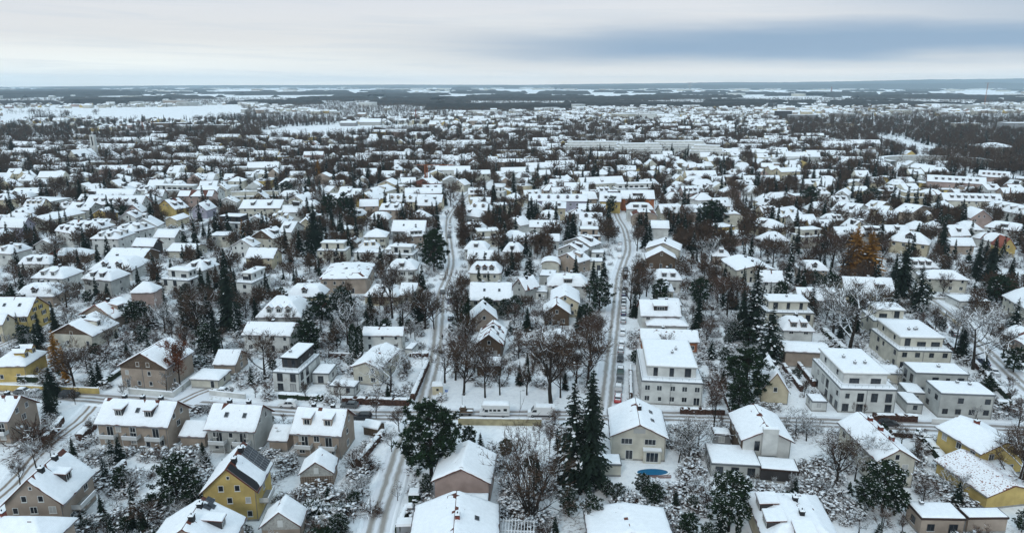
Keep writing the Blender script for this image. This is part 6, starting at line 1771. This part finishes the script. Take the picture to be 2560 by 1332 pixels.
# ------------------------------------------------------------------ garden trees that fill the near and middle distance
count = {'b': 0, 'c': 0, 's': 0}
for o in bpy.data.objects:
    nm = o.name.split('.')[0]
    if not o.parent:
        if nm == 'bare_tree': count['b'] += 1
        elif nm in ('spruce', 'pine'): count['c'] += 1
        elif nm == 'shrub': count['s'] += 1
def keepclear(px_, py_):
    return any(inpoly(px_, py_, f) for f in FIELD)
low = []      # what becomes the garden mass
cand = []
for _ in range(42000):
    y = 95 * math.exp(rf_.random() * math.log(1500 / 95)); x = rf_.uniform(-.82, .82) * y; cand.append((x, y))
cand.sort(key=lambda c: c[1])
for x, y in cand:
    px_, py_ = proj(x, y)
    if px_ < -60 or px_ > 2620 or py_ > 1400: continue
    rg = region(px_, py_) if py_ < 640 else 'b'
    if rg == 'f' or keepclear(px_, py_): continue
    q = rf_.random(); dens = noise.noise(Vector((x / 38, y / 38, 5)))
    near = py_ > 900; mid = py_ > 640 and not near
    far_ = py_ < 480
    if q < (.26 if near else .13 if mid else .42 if far_ else .26):
        h = rf_.uniform(2.5, 6.5) if near else rf_.uniform(5, 9.5) if mid else rf_.uniform(6.5, 12); k = rf_.choice('bbbwwrru')
        if dens < -.1 and rf_.random() < .5: continue
        if not clear_of(x, y, 1.9 if far_ else 3.2) or not off_street(x, y, 1.5): continue
        if any((x - tx) ** 2 + (y - ty) ** 2 < ((3.5 if near else 1.5) + tr) ** 2 for tx, ty, tr, kk in TREES if kk not in 'qQx'): continue
        if count['b'] < 298: tree(k, x, y, h, rf_.uniform(.9, 1.3)); count['b'] += 1
        else: low.append((x, y, h, k))
    elif q < (.29 if near else .19 if mid else .58 if far_ else .37):
        h = rf_.uniform(2.5, 6) if near else rf_.uniform(3.5, 12) if mid else rf_.uniform(7, 16); k = rf_.choice('sssnpSPp')
        if not clear_of(x, y, 1.7 if far_ else 2.8) or not off_street(x, y, 1.5): continue
        if count['c'] < 296: tree(k, x, y, h, rf_.uniform(.9, 1.3)); count['c'] += 1
        else: low.append((x, y, h, k))
    else:
        if y > 420: continue
        if noise.noise(Vector((x / 9, y / 9, 11))) < (-.02 if near else -.25): continue
        if not clear_of(x, y, .8) or not off_street(x, y, .3): continue
        h = rf_.uniform(.9, 2.3); k = rf_.choice('qqQQxx')
        if count['s'] < 298: tree(k, x, y, h, rf_.uniform(.9, 1.5)); count['s'] += 1
        else: low.append((x, y, h * 1.1, k))
print('counts', count, 'mass', len(low), 'houses', nh, 'far', len(far))
# low-detail tree shapes for the masses (still trunk, branches and gaps)
def lowtree(kind, seed, n):
    rs = np.random.RandomState(seed); b = NB(); mi = []
    def add(mk):
        while len(mi) < len(b.T): mi.append(mk)
    if kind == 'bare':
        b.tube([np.array([0, 0, 0.]), np.array([0, 0, .5])], [.02, .012], 3); add(0)
        for i in range(n):
            v = unit(rs.normal(0, 1, 3)); c = np.array([0, 0, .62]) + v * rs.uniform(.1, 1) ** .6 * np.array([.30, .30, .36]); t = unit(v + rs.normal(0, .5, 3) + np.array([0, 0, .5])); w = unit(np.cross(t, rs.normal(0, 1, 3))) * rs.uniform(.008, .02); b.tri(c - w - t * .06, c + w - t * .06, c + t * rs.uniform(.08, .15))
        add(1)
    elif kind == 'con':
        b.tube([np.array([0, 0, 0.]), np.array([0, 0, .95])], [.02, .006], 3); add(0)
        for i in range(n):
            q = rs.rand() ** 1.3; z = .08 + .9 * q; r = .19 * (1 - q) + .015; a = rs.uniform(0, 6.28); d = np.array([math.cos(a), math.sin(a), -.45]); s_ = np.array([-d[1], d[0], 0]) * (.03 + r * .22); p = np.array([0, 0, z]); b.tri(p + s_ * .4, p - s_ * .4 + d * r * .2, p + d * r + s_ * rs.uniform(-1, 1)); b.tri(p + d * r * .3 - s_, p + d * r * .3 + s_, p + d * r * 1.05)
        add(2)
        for i in range(n // 8):
            q = rs.rand(); z = .1 + .8 * q; r = .17 * (1 - q); a = rs.uniform(0, 6.28); c = np.array([math.cos(a) * r, math.sin(a) * r, z - .3 * r]); b.blob(c, .022, .01, rs)
        add(3)
    else:
        for i in range(n):
            v = unit(rs.normal(0, 1, 3)); v[2] = abs(v[2]); c = v * rs.uniform(.3, 1) * np.array([.6, .6, .9]); t = unit(v + rs.normal(0, .6, 3)); w = unit(np.cross(t, rs.normal(0, 1, 3))) * .03; b.tri(c - w, c + w, c + t * .3)
        add(1)
        for i in range(n // 7):
            v = unit(rs.normal(0, 1, 3)); v[2] = abs(v[2]) + .3; b.blob(v * np.array([.5, .5, .75]), rs.uniform(.1, .22), .07, rs)
        add(3)
    V, T = b.arrays(); return V, T, np.array(mi)
def mass(name, protos, items, label, cat, mats):
    V = []; T = []; Mi = []; n = 0
    for x, y, h, w, p in items:
        v, t, m = protos[p]; a = rf_.uniform(0, 6.28); c, s = math.cos(a) * h * w, math.sin(a) * h * w
        q = np.empty_like(v); q[:, 0] = v[:, 0] * c - v[:, 1] * s + x; q[:, 1] = v[:, 0] * s + v[:, 1] * c + y; q[:, 2] = v[:, 2] * h
        V.append(q); T.append(t + n); Mi.append(m); n += len(v)
    o = link(name, npmesh(name, np.concatenate(V), np.concatenate(T), np.concatenate(Mi), mats)); tag(o, label, cat, None, 'stuff'); return o
PB = [lowtree('bare', s, 300) for s in (1, 2, 3)]; PC = [lowtree('con', s, 170) for s in (4, 5)]; PS = [lowtree('shrub', s, 80) for s in (6, 7)]
mass('garden_trees', PB + PC + PS, [(x, y, h, rf_.uniform(.9, 1.3), (rf_.randrange(3) if k in 'bwruoi' else 3 + rf_.randrange(2) if k in 'sSnpP' else 5 + rf_.randrange(2))) for x, y, h, k in low], 'smaller bare trees, conifers and bushes massed among the distant gardens', 'garden trees', ['bark', 'twig', 'needle', 'snow'])
# near woods: right-hand wood and tree belts
LB = [lowtree('bare', s, 42) for s in (11, 12, 13, 14)]; LC = [lowtree('con', s, 34) for s in (15, 16)]
wood = []; tries = 0
while len(wood) < 34000 and tries < 130000:
    tries += 1; y = 560 * math.exp(rf_.random() * math.log(3600 / 560)); x = rf_.uniform(-.82, .82) * y; px_, py_ = proj(x, y); rg = region(px_, py_)
    if rg == 'f' or px_ < -80 or px_ > 2640: continue
    dn = noise.noise(Vector((x / 260, y / 420, 9)))
    ok = (rg == 'w') or (rg == 'b' and dn > -.25 and clear_of(x, y, 1.5)) or (rg == '-' and dn > -.05)
    if not ok: continue
    if (348 < py_ < 376 and 640 < px_ < 1120 or 300 < py_ < 330 and px_ < 600) and rf_.random() < .75: continue
    if rg == 'w' and py_ > 285 and rf_.random() < .3: continue
    wood.append((x, y, rf_.uniform(7.5, 15), rf_.uniform(.9, 1.5), rf_.randrange(4) if rf_.random() < .82 else 4 + rf_.randrange(2)))
for px_, py_, wpx, n_, con in ((75, 285, 110, 60, .1), (110, 300, 70, 60, .9), (165, 290, 30, 30, .6), (240, 287, 12, 10, .2), (570, 300, 70, 90, .5), (640, 298, 50, 60, .7), (500, 305, 30, 14, 0), (40, 320, 40, 30, .9), (200, 318, 60, 40, .8), (410, 318, 40, 14, .9), (700, 352, 300, 60, .1), (900, 348, 200, 70, .5), (1000, 340, 160, 120, .3), (300, 358, 400, 60, .2), (1250, 300, 200, 80, .3), (760, 312, 200, 50, .2)):
    for _ in range(n_):
        X_, Y_ = unproj(px_ + rf_.gauss(0, .3) * wpx, py_ + rf_.uniform(-1.2, 1.2)); wood.append((X_, Y_, rf_.uniform(8, 18), rf_.uniform(.9, 1.4), rf_.randrange(4) if rf_.random() > con else 4 + rf_.randrange(2)))
print('wood', len(wood))
mass('distant_woods', LB + LC, wood, 'brown winter woods and tree belts behind the town', 'woods', ['bark', 'twig', 'needle', 'snow'])
# far forests on the plain: bumpy canopies with real height
def canopy(cx, cy, rx, ry, h, seed):
    nx = max(8, min(90, int(rx * 2 / max(14, cy / 220)))); ny = max(4, min(24, int(ry * 2 / max(20, cy / 100)))); V = []; T = []
    for j in range(ny + 1):
        for i in range(nx + 1):
            u, v = 2 * i / nx - 1, 2 * j / ny - 1; r = abs(u) ** 2.2 + abs(v) ** 2.2 + .55 * noise.noise(Vector((u * 2.5 + seed, v * 1.5, seed)))
            hole = noise.noise(Vector(((cx + u * rx) / 330, (cy + v * ry) / 420, 4.4))) + .5 * noise.noise(Vector(((cx + u * rx) / 120, (cy + v * ry) / 160, 1.4))) < -.02; z = h * (.72 + .28 * rf_.random()) if r < .9 and not hole else -1.0; V.append((cx + u * rx, cy + v * ry, z))
    for j in range(ny):
        for i in range(nx): a = j * (nx + 1) + i; T += [(a, a + 1, a + nx + 2), (a, a + nx + 2, a + nx + 1)]
    return np.array(V), np.array(T)
V = []; T = []; n = 0
def addc(*a):
    global n
    v, t = canopy(*a); V.append(v); T.append(t + n); n += len(v)
for px_, py_, w, dd, h in ((1125, 274, 300, 330, 19), (1640, 266, 250, 260, 18), (2250, 262, 300, 330, 18), (720, 258, 110, 200, 17), (1100, 250, 240, 170, 18), (2350, 246, 220, 260, 20), (300, 253, 120, 200, 18), (1450, 250, 220, 200, 18), (700, 236, 180, 300, 20), (1350, 234, 240, 260, 22), (2000, 238, 260, 260, 22), (140, 240, 150, 500, 30), (70, 232, 140, 400, 26), (235, 262, 55, 120, 22), (60, 262, 90, 60, 16), (330, 262, 60, 90, 18), (700, 244, 110, 200, 18), (820, 250, 80, 150, 18), (1000, 240, 160, 250, 18), (1500, 262, 300, 130, 17), (1150, 262, 260, 130, 16), (1950, 258, 260, 160, 18), (2250, 265, 160, 120, 18), (1300, 244, 200, 200, 20), (1750, 246, 200, 200, 20), (500, 246, 110, 150, 16), (900, 262, 90, 70, 15), (2450, 245, 150, 200, 20), (1160, 224, 25, 300, 36), (1270, 221, 40, 500, 55), (1390, 220, 30, 500, 55), (280, 222, 120, 300, 34), (600, 221, 80, 300, 34)):
    X_, Y_ = unproj(px_, py_); k = mpp(X_, Y_); addc(X_, Y_, w * k, dd * Y_ / 3000, h, px_ * .1)
for i in range(300):
    D_ = 2300 * math.exp(rf_.random() ** 1.1 * math.log(5.4)); x = rf_.uniform(-.85, .85) * D_; px_, py_ = proj(x, D_)
    if region(px_, py_) == 'f' or (px_ < 640 and 262 < py_ < 300): continue
    k = mpp(x, D_); addc(x, D_, rf_.uniform(8, 70) * k, rf_.uniform(12, 40) * D_ / 1500, rf_.uniform(9, 15) * (1 + D_ / 16000), rf_.uniform(0, 90))
o = link('far_forests', npmesh('far_forests', np.concatenate(V), np.concatenate(T), [0] * sum(len(t) for t in T), ['forest'])); tag(o, 'dark forest patches on the snowy plain towards the horizon', 'forest', None, 'stuff')
# hills on the horizon
def hills(name, Y0, pts, depth=1300):
    V = []; T = []; k = len(pts) * 8
    P = []
    for i in range(len(pts) - 1):
        for j in range(8): t = j / 8; P.append((pts[i][0] + (pts[i + 1][0] - pts[i][0]) * t, pts[i][1] + (pts[i + 1][1] - pts[i][1]) * t))
    P.append(pts[-1])
    for px_, yt in P:
        yc = (666 - yt) / FPX; xc = (px_ - 1280) / FPX; h = CAMH + Y0 / (CP + yc * SP_) * (-SP_ + yc * CP); x = xc * Y0 / (CP + yc * SP_); h = max(2, h + rf_.uniform(-.03, .03) * abs(h))
        V += [(x * .97, Y0 - depth, -5), (x * .985, Y0 - depth * .5, h * .72), (x, Y0, h), (x * 1.05, Y0 + depth, -5)]
    for i in range(len(P) - 1):
        for j in range(3): a = i * 4 + j; T += [(a, a + 4, a + 5), (a, a + 5, a + 1)]
    o = link(name, npmesh(name, V, T, [0] * len(T), ['forest'], True)); o['kind'] = 'structure'
hills('hills', 13800, [(-300, 216), (0, 218), (200, 216), (450, 214), (800, 213), (1000, 212), (1300, 213), (1500, 210), (1700, 208), (1800, 206), (1950, 206), (2050, 205), (2150, 203), (2250, 201), (2340, 199), (2450, 198), (2600, 196), (2900, 196)])
hills('hills', 10500, [(1380, 217), (1500, 215), (1600, 213), (1900, 212), (2100, 210), (2300, 209), (2450, 207), (2600, 208), (2900, 208)], 1200)
# ------------------------------------------------------------------ haze
hz = bpy.data.materials.new('haze'); hz.use_nodes = True; t = hz.node_tree; t.nodes.clear(); ou = t.nodes.new('ShaderNodeOutputMaterial'); pv = t.nodes.new('ShaderNodeVolumePrincipled')
pv.inputs['Color'].default_value = (.74, .90, 1.0, 1); pv.inputs['Density'].default_value = 6.0e-5; pv.inputs['Anisotropy'].default_value = .2; t.links.new(pv.outputs[0], ou.inputs['Volume'])
b = MB(); b.box(-15500, -260, -8, 15500, 15500, 215, 'snow'); me = b.mesh('haze'); me.materials.clear(); me.materials.append(hz); o = link('haze', me); tag(o, 'thin pale blue winter haze over the plain', 'haze', None, 'stuff')
# ------------------------------------------------------------------ labels: each says which one
ORD = 'nearest,second,third,fourth,fifth,sixth,seventh,eighth,ninth,tenth,eleventh,twelfth,thirteenth,fourteenth,fifteenth,sixteenth,seventeenth,eighteenth,nineteenth,twentieth'.split(',')
def ordw(i):
    if i < 20: return ORD[i]
    tens = {2: 'twenty', 3: 'thirty', 4: 'forty', 5: 'fifty', 6: 'sixty', 7: 'seventy', 8: 'eighty', 9: 'ninety'}; n_ = i + 1
    if n_ % 10 == 0: return tens[n_ // 10][:-1] + 'ieth'
    return tens[n_ // 10] + '-' + ('first' if n_ % 10 == 1 else ORD[n_ % 10 - 1])
LAND = [l for l in LAND if len(l[0].split()) <= 10 and not any(q in l[0] for q in ('person', 'dog', ' car '))]
grp = {}
for o, ph, x, y in REG:
    best = min(((x - lx) ** 2 + (y - ly) ** 2, i) for i, (nk, lx, ly) in enumerate(LAND)); nk, lx, ly = LAND[best[1]]; d = math.hypot(lx, ly); ux, uy = lx / d, ly / d
    fx, sx = (x - lx) * ux + (y - ly) * uy, (x - lx) * uy - (y - ly) * ux
    side = ('behind' if fx > 0 else 'in front of') if abs(fx) > abs(sx) else ('right of' if sx > 0 else 'left of')
    grp.setdefault((ph, side, nk), []).append((best[0], o))
for (ph, side, nk), l in grp.items():
    l.sort(key=lambda q: q[0])
    for i, (dd, o) in enumerate(l):
        lab = f"{ph} {side} {nk}" if len(l) == 1 else f"{ordw(i)}{'' if i == 0 else ' nearest'} {ph} {side} {nk}"
        w_ = lab.split()
        if len(w_) > 16:
            for a, b_ in ((' parked', ''), (' with snow on its limbs', ''), (' with snow on its roof', ''), (' nearest', ''), (' house', ' house')): 
                if len(lab.split()) > 16: lab = lab.replace(a, b_)
        o['label'] = lab
